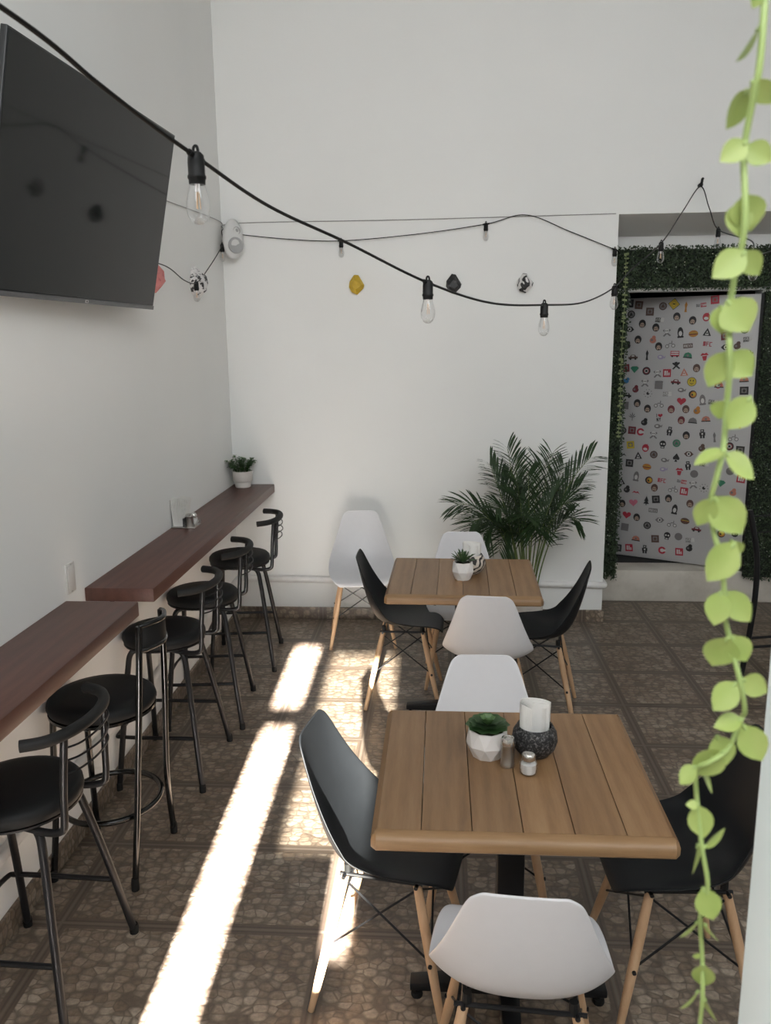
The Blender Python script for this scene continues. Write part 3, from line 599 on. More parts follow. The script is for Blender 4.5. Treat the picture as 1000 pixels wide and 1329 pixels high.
def ring_stool():
    root = empty('bar_stool', (-1.222, 2.725, 0), R(-4)); tag(root, 'glossy black bar stool with a ring footrest and tall straight back posts', 'stool')
    q = MB(); q.lathe([(0,.615),(.17,.615),(.186,.622),(.192,.636),(.188,.652),(.172,.664),(.13,.671),(0,.676)], 'leather', 40); q.build('seat', root)
    q = MB(); q.lathe([(0,.600),(.168,.600),(.188,.606),(.188,.616),(0,.616)], 'gloss_metal', 40); q.build('seat_rim', root)
    for sx in (-1, 1):
        for sy in (-1, 1):
            if sx < 0: p = [(-.13, sy*.115, .60), (-.135, sy*.12, .50), (-.142, sy*.135, .25), (-.155, sy*.165, .012)]
            else: p = [(.205, sy*.092, .955), (.200, sy*.105, .80), (.190, sy*.115, .62), (.176, sy*.125, .42), (.166, sy*.137, .25), (.160, sy*.178, .012)]
            q = MB(); q.tube(spline(p, 7), 0.0115, 'gloss_metal', 12); lg = q.build('leg', root)
            q = MB(); q.lathe([(.0135,0),(.014,.03),(.012,.045),(0,.045)], 'black_rubber', 12, (p[-1][0], p[-1][1], 0)); q.build('foot_cap', lg)
    q = MB(); q.tube([(.175*math.cos(a)+.008, .183*math.sin(a), .25) for a in [2*PI*k/48 for k in range(48)]], 0.0105, 'gloss_metal', 10, closed=True); q.build('footrest_ring', root)
    for z in (.955, .868):
        x = .205 - (.955-z)*.03; yy = .092 + (.955-z)*.08
        q = MB(); q.tube(spline([(x,-yy,z), (x+.022,-yy*.75,z+.002), (x+.045,0,z+.003), (x+.022,yy*.75,z+.002), (x,yy,z)], 6), 0.009, 'gloss_metal', 10); q.build('back_rail', root)
    q = MB(); pa = spline([(.204,-.095,0), (.226,-.072,0), (.247,0,0), (.226,.072,0), (.204,.095,0)], 6)
    n = len(pa); vs = []
    for dx in (-.004, .004):
        for z in (.872, .952): vs += [(p.x+dx, p.y, z) for p in pa]
    fs = []
    for k in range(n-1):
        fs += [(k, k+1, n+k+1, n+k), (2*n+k, 3*n+k, 3*n+k+1, 2*n+k+1)]
    q.add(vs, fs, 'leather'); q.build('back_panel', root)
ring_stool()

# ------------------------------------------------------------------ dining tables
def table(x, y, label, rz=0.0):
    root = empty('dining_table', (x, y, 0), rz); tag(root, label, 'table', 'square pine plank tables')
    D_ = 0.70; n = 6; pw = TW/n; g = 0.0012
    q = MB()
    # planks run front to back inside a bevelled slab; the joints are real grooves
    hx, hy, c = TW/2, D_/2, 0.016
    def slab_profile():
        return [(-hx+.004, .708), (-hx, .714), (-hx, .732), (-hx+c, .75)]
    x0 = -hx
    for k in range(n):
        a = -hx + k*pw + (g if k else 0); b_ = -hx + (k+1)*pw - (g if k < n-1 else 0)
        la = c if k == 0 else 0; lb = c if k == n-1 else 0
        z0, zm, z1 = .708, .733, .75
        yf, yb = -hy+.030, hy-.020
        vs = [(a, yf, z0), (b_, yf, z0), (b_, yb, z0), (a, yb, z0), (a, yf, zm), (b_, yf, zm), (b_, yb, zm), (a, yb, zm),
              (a+la, yf, z1), (b_-lb, yf, z1), (b_-lb, yb, z1), (a+la, yb, z1)]
        q.add(vs, [(0,3,2,1), (0,1,5,4), (1,2,6,5), (2,3,7,6), (3,0,4,7), (4,5,9,8), (5,6,10,9), (6,7,11,10), (7,4,8,11), (8,9,10,11)], 'table')
    q.build('tabletop', root, smooth=True, angle=25)
    # rounded edge boards across the plank ends, corners clipped
    for s_, d_ in ((-1, .0295), (1, .0195)):
        prof = [(0, .708), (d_*.86, .708), (d_, .713), (d_, .728), (d_*.86, .738), (d_*.5, .7465), (0, .7498)]
        q = MB(); xs = [(-hx, .0), (-hx, .35), (-hx+.014, 1.0), (hx-.014, 1.0), (hx, .35), (hx, .0)]; n_ = len(prof); vs = []
        for x_, k_ in xs[1:5]:
            for dy, z_ in prof:
                yy = s_*(hy - d_ + dy*(k_ if dy > d_*.5 else 1.0)); ins = (.012*max(0, (z_-.733)/.017) if abs(x_) > hx-.004 else 0)
                vs.append((x_ - math.copysign(ins, x_), yy, z_))
        fs = []
        for i_ in range(3):
            for j_ in range(n_):
                j2 = (j_+1) % n_; f_ = (i_*n_+j_, (i_+1)*n_+j_, (i_+1)*n_+j2, i_*n_+j2); fs.append(f_ if s_ > 0 else f_[::-1])
        e0, e1 = tuple(range(n_)), tuple(reversed(range(3*n_, 4*n_)))
        fs += [e0, e1] if s_ > 0 else [e0[::-1], e1[::-1]]
        q.add(vs, fs, 'edge_wood'); q.build('edge_board', root, angle=35)
    q = MB(); q.box((-.30, -.28, .69), (.30, -.22, .708), 'table'); q.box((-.30, .22, .69), (.30, .28, .708), 'table'); q.build('batten', root, smooth=False)
    q = MB(); q.box((-.038, -.038, .06), (.038, .038, .684), 'black_metal'); q.build('pedestal', root, bevel=0.006)
    q = MB(); q.box((-.15, -.15, .682), (.15, .15, .690), 'black_metal'); q.build('mounting_plate', root, bevel=0.002)
    for k in range(4):
        m4 = Matrix.Rotation(k*PI/2, 4, 'Z')
        q = MB(); vs = [(.03,-.028,.035), (.285,-.024,.035), (.285,.024,.035), (.03,.028,.035), (.03,-.028,.085), (.285,-.024,.058), (.285,.024,.058), (.03,.028,.085)]
        q.add([m4 @ Vector(v) for v in vs], [(0,3,2,1),(4,5,6,7),(0,1,5,4),(1,2,6,5),(2,3,7,6),(3,0,4,7)], 'black_metal')
        f = q.build('base_foot', root, bevel=0.004)
        q = MB(); p = m4 @ Vector((.265,0,0)); q.lathe([(.016,0),(.018,.006),(.016,.016),(.006,.018),(.006,.037),(0,.037)], 'black_rubber', 14, p); q.build('glide', f)
    return root
table(0.2005, 2.108, 'nearest square pine table, set with the rosette succulent and the black bowl')
table(0.114, 3.985, 'square pine table farther away, carrying the spiky plant and the marbled bowl', R(-1.2))

# ------------------------------------------------------------------ shell chairs
def shell_mesh(matname):
    # profile from the top of the back to the front lip: (y, z, half width, curl)
    P = [(-.252,.802,.085,.003), (-.249,.786,.110,.007), (-.243,.755,.126,.015), (-.227,.68,.150,.030), (-.210,.615,.170,.045), (-.193,.558,.188,.060),
         (-.170,.505,.201,.071), (-.135,.463,.208,.071), (-.085,.441,.212,.060), (-.02,.434,.213,.047), (.05,.437,.210,.034), (.11,.443,.203,.021), (.16,.443,.190,.010), (.192,.432,.169,.001), (.206,.412,.140,-.006)]
    pts = spline([(0, a, b_) for a, b_, _, _ in P], 2); ws = spline([(w_, c_, 0) for _, _, w_, c_ in P], 2)
    nu = 12; vs = []; N = len(pts)
    for i, p in enumerate(pts):
        t = (pts[min(i+1,N-1)] - pts[max(i-1,0)]).normalized(); nrm = Vector((0, -t.z, t.y))   # towards the sitter
        if nrm.y < 0 and nrm.z < 0: nrm = -nrm
        if i < N*0.35 and nrm.y < 0: nrm = -nrm
        if i > N*0.5 and nrm.z < 0: nrm = -nrm
        for k in range(nu+1):
            u = -1 + 2*k/nu; uu = math.sin(u*PI/2)*0.35 + u*0.65
            cu = abs(u)**2.35*ws[i].y*1.0
            vs.append(Vector((uu*ws[i].x, p.y, p.z)) + nrm*cu)
    fs = [(i*(nu+1)+k, i*(nu+1)+k+1, (i+1)*(nu+1)+k+1, (i+1)*(nu+1)+k) for i in range(N-1) for k in range(nu)]
    q = MB(); q.add(vs, fs, matname); return q
SHELL = {}
def make_chair(kind):
    root = empty('shell_chair', (0,0,0))
    o = shell_mesh(kind+'_shell').build('seat_shell', root, angle=180)
    s1 = o.modifiers.new('thickness', 'SOLIDIFY'); s1.thickness = 0.007; s1.offset = 0
    s2 = o.modifiers.new('smooth', 'SUBSURF'); s2.levels = 1; s2.render_levels = 2
    for sx in (-1, 1):
        for sy in (-1, 1):
            top = Vector((sx*.128, sy*.105-.005, .405)); ft = Vector((sx*.205, sy*.195-.005, .0)); mid = top.lerp(ft, .5)
            q = MB(); q.tube([top, top.lerp(ft,.25), mid, top.lerp(ft,.8), ft], [.0125,.0145,.0145,.012,.0095], 'leg', 12); lg = q.build('leg', root)
            q = MB(); p = top.lerp(ft, .52); q.tube([p+Vector((sx*.008, 0, 0)), p+Vector((sx*.019, 0, 0))], .006, 'black_metal', 8); q.build('bolt', lg)
    def T(sx, sy, k): return Vector((sx*.128, sy*.105-.005, .405)).lerp(Vector((sx*.205, sy*.195-.005, 0)), k)
    for (a, b_) in (((-1,-1),(1,-1)), ((-1,1),(1,1)), ((-1,-1),(-1,1)), ((1,-1),(1,1))):
        q = MB()
        q.tube([T(*a,.03), T(*b_,.52)], .0036, 'black_metal', 6); q.tube([T(*b_,.03), T(*a,.52)], .0036, 'black_metal', 6)
        q.build('wire_brace', root)
    q = MB()
    for sy in (-1, 1): q.tube([(-.15, sy*.105-.005, .408), (.15, sy*.105-.005, .408)], .006, 'black_metal', 8)
    for sx in (-1, 1):
        q.tube([(sx*.128, -.125, .408), (sx*.128, .115, .408)], .006, 'black_metal', 8)
        for sy in (-1, 1): q.tube([(sx*.12, sy*.10-.005, .405), (sx*.12, sy*.10-.005, .438)], .011, 'black_rubber', 8)
    q.build('seat_frame', root)
    return root
cw, cb = make_chair('white'), make_chair('black'); used = {'white': False, 'black': False}
def chair(kind, x, y, face, label):
    src = cw if kind == 'white' else cb
    o = src if not used[kind] else copy_tree(src)
    used[kind] = True
    o.location = (x, y, 0); o.rotation_euler = (0, 0, R(face)); tag(o, label, 'chair', kind+' plastic shell chairs')
# face: rotation of the chair's forward (+y) direction
chair('white', 0.192, 1.735, -4, 'white shell chair nearest the camera, seen from behind at the near table')
chair('white', 0.156, 2.545, 180, 'white shell chair on the far side of the near table, facing the camera')
chair('white', 0.230, 3.735, -6, 'white shell chair seen from behind at the near side of the far table')
chair('white', 0.128, 4.485, 180, 'white shell chair behind the far table, its backrest just above the tabletop')
chair('white', -0.50, 5.09, 186, 'white shell chair standing alone against the back wall')
chair('black', -0.137, 2.200, -100, 'black shell chair at the left side of the near table, touched by sunlight')
chair('black', 0.675, 2.19, 92, 'black shell chair at the right side of the near table, behind the hanging vine')
chair('black', -0.185, 4.23, -91, 'black shell chair at the left side of the far table')
chair('black', 0.500, 4.060, 81, 'black shell chair at the right side of the far table, seen edge-on')

# ------------------------------------------------------------------ wall-mounted television
tv = empty('television', (-1.2367, 3.0713, 2.408)); tag(tv, 'large black flat-screen television tilted down on the left wall', 'television')
tyaw, ttilt, tw, th = 0.0493, 0.2057, 1.2775, 0.7346
wv = Vector((math.sin(tyaw), math.cos(tyaw), 0)); nv = Vector((math.cos(tyaw), -math.sin(tyaw), 0))
upv = Vector((0,0,1))*math.cos(ttilt) + nv*math.sin(ttilt); outv = wv.cross(upv)
if outv.x < 0: outv = -outv
tv.rotation_euler = Matrix(((wv.x, upv.x, outv.x), (wv.y, upv.y, outv.y), (wv.z, upv.z, outv.z))).to_euler()
# local x = towards the camera end, y = up, z = out of the screen
q = MB(); q.box((-tw/2, -th/2, -.022), (tw/2, th/2, .0), 'tv_frame'); q.box((-tw*.36, -th*.40, -.05), (tw*.36, th*.15, -.022), 'tv_frame'); q.build('housing', tv, bevel=0.003)
q = MB(); q.box((-tw/2+.007, -th/2+.020, 0), (tw/2-.007, th/2-.007, .0015), 'screen'); q.build('screen', tv, smooth=False)
q = MB(); q.box((-tw/2, -th/2, 0.0), (tw/2, -th/2+.016, .003), 'tv_silver'); q.build('bottom_strip', tv, smooth=False)
q = MB(); q.box((-.012, -th/2+.003, .003), (.012, -th/2+.013, .0036), 'ink_w'); q.box((-.007, -th/2+.005, .0036), (.007, -th/2+.011, .0040), 'tv_silver'); q.build('maker_badge', tv, smooth=False)
Mtv = Matrix.Translation(tv.location) @ tv.rotation_euler.to_matrix().to_4x4(); inv = Mtv.inverted()
q = MB()
for dy in (-.2, .2):
    for (z0, z1) in ((2.22, 2.27),):
        a = Mtv @ Vector((dy, -.12, -.05)); q.tube([inv @ Vector((XL+.008, a.y, 2.33)), Vector((dy, -.12, -.045))], .016, 'black_metal', 8)
q.box((-.26, -.30, -.0), (.26, .08, .008), 'black_metal', inv @ Matrix.Translation((XL+.0, 3.0713, 2.43)) @ Matrix(((0,0,1,0),(1,0,0,0),(0,1,0,0),(0,0,0,1))))
q.build('wall_bracket', tv, smooth=False)

# ------------------------------------------------------------------ string lights
BULB = [(.0, -.128), (.008, -.127), (.016, -.121), (.0215, -.110), (.0235, -.097), (.0225, -.084), (.019, -.069), (.0155, -.056), (.0135, -.046)]
def string_lights(name, pts, bulbs, label, r, n=10, scale=0.8):
    root = empty(name, pts[0]); o = Vector(pts[0]); tag(root, label, 'string lights', 'festoon light strings')
    q = MB(); q.tube([p-o for p in spline(pts, n)], r, 'cord', 8); q.build('cord', root)
    for k in bulbs:
        p = Vector(pts[k])-o; s = scale
        a = Vector(pts[min(k+1, len(pts)-1)]) - Vector(pts[max(k-1, 0)]); a.normalize()
        q = MB(); q.lathe([(0,.008*s),(.010*s,.008*s),(.0155*s,.002*s),(.0165*s,-.010*s),(.0165*s,-.034*s),(.0182*s,-.036*s),(.0182*s,-.041*s),(.0165*s,-.043*s),(.0160*s,-.052*s),(0,-.052*s)], 'cord', 18, p)
        q.tube([p-a*.026*s, p+a*.026*s], .0062*s, 'cord', 10); q.tube(spline([p+Vector((-.005,0,.006))*s, p+Vector((-.003,0,.018))*s, p+Vector((.003,0,.018))*s, p+Vector((.005,0,.006))*s], 4), .003*s, 'cord', 6)
        so = q.build('socket', root)
        q = MB(); q.lathe([(x*s, z*s) for x, z in BULB], 'glass', 22, p); q.build('bulb', so)
        q = MB(); q.tube([p+Vector((0,0,-.052))*s, p+Vector((0,0,-.066))*s], .0055*s, 'ceramic', 8)
        for j in range(3):
            dx, dy = .0045*math.cos(j*2.1)*s, .0045*math.sin(j*2.1)*s
            q.tube([p+Vector((dx*.4, dy*.4, -.064*s)), p+Vector((dx, dy, -.098*s))], .0011*s, 'filament', 5)
        q.build('filament', so)
    return root
near = [(-1.40, -0.5, 2.56), (-0.80, 0.15, 2.40), (-0.60, 0.56, 2.315), (-0.479, 0.962, 2.261), (-0.441, 1.122, 2.229), (-0.415, 1.228, 2.208), (-0.384, 1.360, 2.187), (-0.321, 1.62, 2.150), (-0.207, 1.9, 2.114), (-0.033, 2.2, 2.046), (0.15, 2.55, 2.008), (0.349, 2.9, 2.014),
        (0.575, 3.45, 2.045), (0.80, 4.0, 2.133), (0.94, 4.3, 2.235), (1.17, 4.68, 2.395), (1.40, 5.15, 2.62), (1.583, 5.463, 2.806), (1.60, 5.32, 2.66), (1.625, 5.2, 2.52), (1.50, 4.3, 2.36), (1.24, 3.5, 2.222), (1.20, 3.1, 2.21), (1.155, 2.7, 2.22), (1.7, 2.2, 2.4), (3.28, 1.2, 2.8)]
string_lights('string_lights', near, [6, 9, 11, 13, 15, 19, 21, 23], 'thick black festoon cord with clear bulbs swooping across the room', 0.0033)
wallp = [(-1.385, 3.72, 2.28), (-1.355, 4.15, 2.275), (-1.345, 4.42, 2.225), (-1.34, 4.62, 2.225), (-1.365, 4.95, 2.32), (-1.378, 5.37, 2.505), (-1.380, 5.40, 2.60), (-1.33, 5.462, 2.585), (-0.98, 5.465, 2.545), (-0.633, 5.465, 2.528), (-0.15, 5.465, 2.56), (0.282, 5.465, 2.612), (0.53, 5.468, 2.662), (0.80, 5.468, 2.56), (1.085, 5.468, 2.445)]
string_lights('string_lights', wallp, [3, 5, 9, 11, 14], 'thin black festoon cord with small clear bulbs pinned along the back wall', 0.0028)
def hook(x, label, cat='hook'):
    root = empty('wall_hook', x); tag(root, label, cat)
    q = MB(); q.tube([(0, .026, .0), (0, -.012, .0)], .012, 'cord', 10); q.tube(spline([(0,-.01,0), (0,-.02,.012), (.004,-.014,.03), (.01,-.004,.035)], 4), .008, 'cord', 8); q.build('hook', root)
hook((1.583, 5.462, 2.815), 'small black hook above the doorway holding up the festoon cord')
q = MB(); q.tube(spline([(XL+.006, 3.2, 2.56), (XL+.006, 4.42, 2.617), (XL+.006, 5.40, 2.656), (XL+.02, YB-.02, 2.615), (-1.29, YB-.006, 2.650), (-0.2, YB-.006, 2.650), (1.085, YB-.006, 2.661)], 6), 0.0026, 'wire', 6)
tag(q.build('wire_line'), 'thin grey wire run along the walls above the festoon cord', 'wire')

# ------------------------------------------------------------------ faceted wall ornaments
def ornament(name, loc, face, mat, label, seed, s=1.0, hollow_shade=None):
    rn = random.Random(seed)
    ring0 = [(-.046, .02), (-.012, .064), (.012, .060), (.050, .0), (.044, -.022), (.004, -.060), (-.030, -.046), (-.050, -.012)]
    q = MB(); n = len(ring0); vs = []
    for (x, z) in ring0: vs.append((x*s, 0, z*s))
    for (x, z) in ring0: vs.append(((x*.98+rn.uniform(-.004,.004))*s, -.022*s, (z*.98+rn.uniform(-.004,.004))*s))
    for (x, z) in ring0: vs.append(((x*.55+rn.uniform(-.006,.006))*s, (-.052+rn.uniform(-.006,.006))*s, (z*.5-.004+rn.uniform(-.005,.005))*s))
    fs = []
    for l in (0, 1):
        for k in range(n):
            k2 = (k+1) % n; a, b_, c, d = l*n+k, l*n+k2, (l+1)*n+k2, (l+1)*n+k
            fs += [(a, b_, c), (a, c, d)] if (k+l) % 2 else [(a, b_, d), (b_, c, d)]
    fs.append(tuple(2*n+k for k in range(n))); fs.append(tuple(reversed(range(n))))
    q.add(vs, fs, mat)
    if hollow_shade:  # no real cavity: shade of the hollows painted on as darker faces
        q.add([(-.004*s,-.0235*s,.052*s), (.044*s,-.0235*s,-.004*s), (.026*s,-.0515*s,-.006*s), (-.004*s,-.05*s,.034*s)], [(0,1,2,3)], hollow_shade)
        q.add([(-.044*s,-.0235*s,.02*s), (-.012*s,-.0235*s,.058*s), (-.008*s,-.045*s,.040*s)], [(0,1,2)], hollow_shade)
    o = q.build(name, smooth=False); o.location = loc; o.rotation_euler = (0, 0, face); tag(o, label, 'wall ornament', 'faceted wall ornaments'); return o
ornament('wall_ornament', (-0.541, YB, 2.256), 0, 'orn_yellow', 'mustard yellow faceted ornament on the back wall', 2, 1.0, 'orn_yellow_shade')
ornament('wall_ornament', (0.083, YB, 2.252), 0, 'orn_black', 'black faceted ornament in the middle of the back wall', 3)
ornament('wall_ornament', (0.533, YB, 2.250), 0, 'orn_crack', 'white faceted ornament with black lines, rightmost on the back wall', 4)
ornament('wall_ornament', (XL, 4.79, 2.235), PI/2, 'orn_bw', 'white faceted ornament with black spatter on the left wall', 5, 1.35)
ornament('wall_ornament', (XL, 4.06, 2.215), PI/2, 'orn_pink', 'pink marbled faceted ornament half hidden by the television', 6, 1.3)

# ------------------------------------------------------------------ white speaker in the corner
sp = empty('wall_speaker', (-1.318, 5.41, 2.545)); tag(sp, 'white oval speaker with grey cones in the upper corner', 'speaker')
sp.rotation_euler = (R(-6), R(6), R(38))
q = MB(); prof = []
for k in range(13):
    a = -PI/2 + PI*k/12; prof.append((max(0.0, math.cos(a)**0.8) if abs(math.cos(a)) > 1e-6 else 0, math.sin(a)))
vs = []; n = 28
for r_, t_ in prof:
    for k in range(n):
        a = 2*PI*k/n; vs.append((.068*r_*math.cos(a), .038*t_, .126*r_*math.sin(a)))
q.add(vs, [(i*n+k, i*n+(k+1) % n, (i+1)*n+(k+1) % n, (i+1)*n+k) for i in range(12) for k in range(n)], 'speaker'); q.build('shell', sp)
def yl(prof, mat, c, nm, par=sp):
    q = MB(); m4 = Matrix.Rotation(R(90), 4, 'X'); t = MB(); t.lathe(prof, mat, 26)
    q.add([m4 @ Vector(v) + Vector(c) for v in t.v], t.f, mat); return q.build(nm, par)
yl([(0,.004),(.012,.004),(.030,.002),(.044,.010),(.050,.008),(.050,-.010)], 'mesh_grey', (.006,-.032,-.045), 'woofer')
yl([(0,.010),(.008,.009),(.012,.003),(.019,.003),(.024,.007),(.024,-.012)], 'mesh_grey', (.012,-.030,.048), 'tweeter')
q = MB(); q.tube([(0,.03,0), (-.02,.10,.01)], .014, 'speaker', 10); q.build('mounting_arm', sp)

# ------------------------------------------------------------------ outlet and pipe fitting on the left wall
ol = empty('wall_outlet', (XL, 2.945, 1.03)); tag(ol, 'ivory blank wall plate above the gap between the counters', 'wall plate')
q = MB(); q.box((0, -.036, -.058), (.006, .036, .058), 'outlet'); q.build('plate', ol, bevel=0.002)
q = MB(); q.box((.006, -.026, -.048), (.0085, .026, .048), 'outlet'); q.build('insert', ol, bevel=0.001)
q = MB(); q.tube([(.005,.0,-.053), (.0078,.0,-.053)], .0035, 'steel', 10); q.tube([(.005,.0,.053), (.0078,.0,.053)], .0035, 'steel', 10); q.build('screw', ol)
pf = empty('pipe_fitting', (XL, 3.12, 0.355)); tag(pf, 'small glossy white pipe fitting low on the left wall under the counters', 'pipe fitting')
q = MB(); q.tube(spline([(.012,-.09,.03), (.022,-.03,.028), (.026,.03,.01), (.02,.075,-.02), (.02,.085,-.05)], 5), .015, 'pipe', 10); q.build('elbow', pf)
q = MB(); q.tube([(0,-.075,.03), (.03,-.075,.03)], .022, 'pipe', 14); q.build('flange', pf)

# ------------------------------------------------------------------ plants and tableware
def faceted_pot(mb, r0, r1, r2, h, mat, n=7, th=.004):
    vs = []
    for (r, z, o) in ((r0, 0, 0), (r1, h*.48, .5), (r2, h, 0)):
        for k in range(n):
            a = 2*PI*(k+o)/n; vs.append((r*math.cos(a), r*math.sin(a), z))
    for k in range(n):
        a = 2*PI*k/n; vs.append(((r2-th)*math.cos(a), (r2-th)*math.sin(a), h))
    for k in range(n):
        a = 2*PI*k/n; vs.append(((r2-th)*.92*math.cos(a), (r2-th)*.92*math.sin(a), h*.75))
    fs = [tuple(reversed(range(n)))]
    for k in range(n):
        k2 = (k+1) % n
        fs += [(k, k2, n+k), (k2, n+k2, n+k), (n+k, n+k2, 2*n+k2), (n+k, 2*n+k2, 2*n+k), (2*n+k, 2*n+k2, 3*n+k2, 3*n+k), (3*n+k, 3*n+k2, 4*n+k2, 4*n+k)]
    fs.append(tuple(4*n+k for k in range(n)))
    mb.add(vs, fs, mat)
def blade(mb, base, d, up, L, w_, mat, bend=.3, tip=1.0, fat=0):
    """a pointed leaf with a crease, arching over"""
    d = Vector(d).normalized(); up = Vector(up); sd = d.cross(up)
    if sd.length < 1e-6: sd = d.orthogonal()
    sd.normalize(); up = sd.cross(d).normalized(); base = Vector(base)
    prof = [(0, .25), (.25, .8), (.55, 1.0), (.85, .72), (1.0, 0.04)]
    vs = []
    for t, k in prof:
        c = base + d*L*t - Vector((0,0,1))*bend*L*t*t
        vs += [c - sd*w_*k + up*fat*k, c - up*fat*k*.3, c + sd*w_*k + up*fat*k]
    fs = []
    for i in range(4):
        a = i*3; fs += [(a, a+1, a+4, a+3), (a+1, a+2, a+5, a+4)]
    mb.add(vs, fs, mat)
# rosette succulent on the near table
pl = empty('potted_succulent', (.135, 2.165, .75)); tag(pl, 'green rosette succulent in a white faceted pot on the near table', 'plant')
q = MB(); faceted_pot(q, .042, .060, .054, .082, 'ceramic', 9); q.build('pot', pl, smooth=False)
q = MB(); q.lathe([(0,.077),(.047,.076)], 'soil', 14); q.build('soil', pl)
for ring, (n_, L, el, z) in enumerate(((10, .064, .14, .086), (9, .057, .32, .087), (8, .046, .5, .089), (7, .034, .85, .091), (5, .020, 1.15, .093))):
    for k in range(n_):
        a = 2*PI*(k+.37*ring)/n_; d = (math.cos(a)*math.cos(el), math.sin(a)*math.cos(el), math.sin(el))
        q = MB(); blade(q, (0,0,z), d, (0,0,1), L, L*.40, 'succulent_light' if ring >= 3 else 'succulent', .05, fat=.004); q.build('leaf', pl)
# spiky plant on the far table
pl = empty('potted_succulent', (.112, 3.93, .75)); tag(pl, 'spiky dark green plant in a white pot on the far table', 'plant')
q = MB(); faceted_pot(q, .038, .056, .047, .088, 'ceramic', 8); q.build('pot', pl, smooth=False)
q = MB(); q.lathe([(0,.082),(.041,.081)], 'soil', 14); q.build('soil', pl)
rn = random.Random(12)
for k in range(26):
    a = 2.4*k; el = .35 + 1.1*k/26; L = rn.uniform(.065,.085)
    q = MB(); blade(q, (.006*math.cos(a), .006*math.sin(a), .082), (math.cos(a)*math.cos(el), math.sin(a)*math.cos(el), math.sin(el)), (0,0,1), L, .0065, 'haworthia', .12, fat=.003); q.build('leaf', pl)
# bowls with napkins
def bowl(name, loc, r, h, mat, label):
    root = empty(name, loc); tag(root, label, 'bowl')
    q = MB(); q.lathe([(0,0),(r*.45,0),(r*.62,h*.03),(r*.88,h*.25),(r,h*.52),(r*.95,h*.78),(r*.78,h),(r*.72,h*.985),(r*.86,h*.76),(r*.9,h*.52),(r*.78,h*.27),(r*.5,h*.09),(0,h*.08)], mat, 36); q.build('bowl_body', root)
bowl('napkin_bowl', (.268, 2.175, .75), .064, .090, 'speckled', 'round black speckled stone bowl on the near table')
bowl('napkin_bowl', (.150, 4.035, .75), .078, .100, 'marbled', 'round bowl with black and cream marbling on the far table')
def napkins(name, loc, rz, wd, dp, h, label, slope=.008, curl=True):
    q = MB()
    path = [(-wd*.34, -dp*.5), (-wd*.44, -dp*.42), (-wd*.5, -dp*.15), (-wd*.47, dp*.2), (-wd*.3, dp*.42), (0, dp*.5), (wd*.3, dp*.44), (wd*.5, dp*.28)] if curl else [(-wd*.5, dp*.2), (0, dp*.3), (wd*.5, dp*.2)]
    layers = 7
    for l in range(layers):
        k = 1 - .085*l; pp = [p for p in spline([(x*k + .006*l*.2, y*k - .0022*l, 0) for x, y in path], 5)]
        n = len(pp); hh = h - .0022*l
        vs = [(p.x, p.y, 0) for p in pp] + [(p.x*1.04, p.y*1.04, hh - slope*(i/n)) for i, p in enumerate(pp)]
        inn = [(p.x*(1-.022), p.y*(1-.05), z) for p, z in [(p, 0) for p in pp]] + [(p.x*1.018, p.y*.99, hh - slope*(i/n)) for i, p in enumerate(pp)]
        fs = []
        for i in range(n-1):
            fs += [(i, i+1, n+i+1, n+i), (2*n+i, 3*n+i, 3*n+i+1, 2*n+i+1), (n+i, n+i+1, 3*n+i+1, 3*n+i)]
        fs += [(0, n, 3*n, 2*n), (n-1, 3*n-1, 4*n-1, 2*n-1)]
        q.add(vs+inn, fs, 'paper')
    # the flat folded leaf across the back
    q.box((-wd*.1, dp*.02, 0), (wd*.47, dp*.12, h-.006), 'paper')
    o = q.build(name, angle=50); o.location = loc; o.rotation_euler = (0, 0, rz); tag(o, label, 'napkins'); return o
napkins('napkins', (.268, 2.180, .758), R(-8), .082, .066, .150, 'white paper napkins curled upright in the black speckled bowl')
napkins('napkins', (.160, 4.045, .760), R(-12), .088, .060, .150, 'white paper napkins standing in the marbled bowl')
# pepper and salt on the near table
pp = empty('pepper_shaker', (.187, 2.105, .75)); tag(pp, 'brushed steel cylinder shaker beside the rosette succulent', 'shaker')
q = MB(); q.lathe([(0,0),(.0185,0),(.0195,.003),(.0195,.010),(.0185,.012),(.0185,.058),(.0195,.060),(.0195,.066)], 'steel', 28); q.build('body', pp)
q = MB(); q.lathe([(.0195,.066),(.0195,.078),(.017,.084),(.013,.085),(.012,.082),(0,.082)], 'chrome', 28); q.build('cap', pp)
ss = empty('salt_shaker', (.240, 2.065, .75)); tag(ss, 'small ribbed glass salt shaker with a steel cap, in front of the black bowl', 'shaker')
q = MB(); n = 24; prof = [(0,0),(.017,0),(.0225,.004),(.0245,.018),(.0235,.032),(.0165,.044)]
vs = []; fs = []
for r_, z in prof:
    for k in range(n):
        a = 2*PI*k/n; rr = r_*(1 + (.05 if k % 2 else -.02)); vs.append((rr*math.cos(a), rr*math.sin(a), z))
for i in range(len(prof)-1):
    for k in range(n): fs.append((i*n+k, i*n+(k+1) % n, (i+1)*n+(k+1) % n, (i+1)*n+k))
q.add(vs, fs, 'glass'); q.build('jar', ss, angle=20)
q = MB(); q.lathe([(0,.003),(.019,.005),(.021,.018),(.020,.031),(0,.033)], 'salt', 20); q.build('salt', ss)
q = MB(); q.lathe([(.0175,.042),(.0182,.044),(.0182,.054),(.016,.060),(.010,.0635),(0,.064)], 'chrome', 24); q.build('cap', ss)
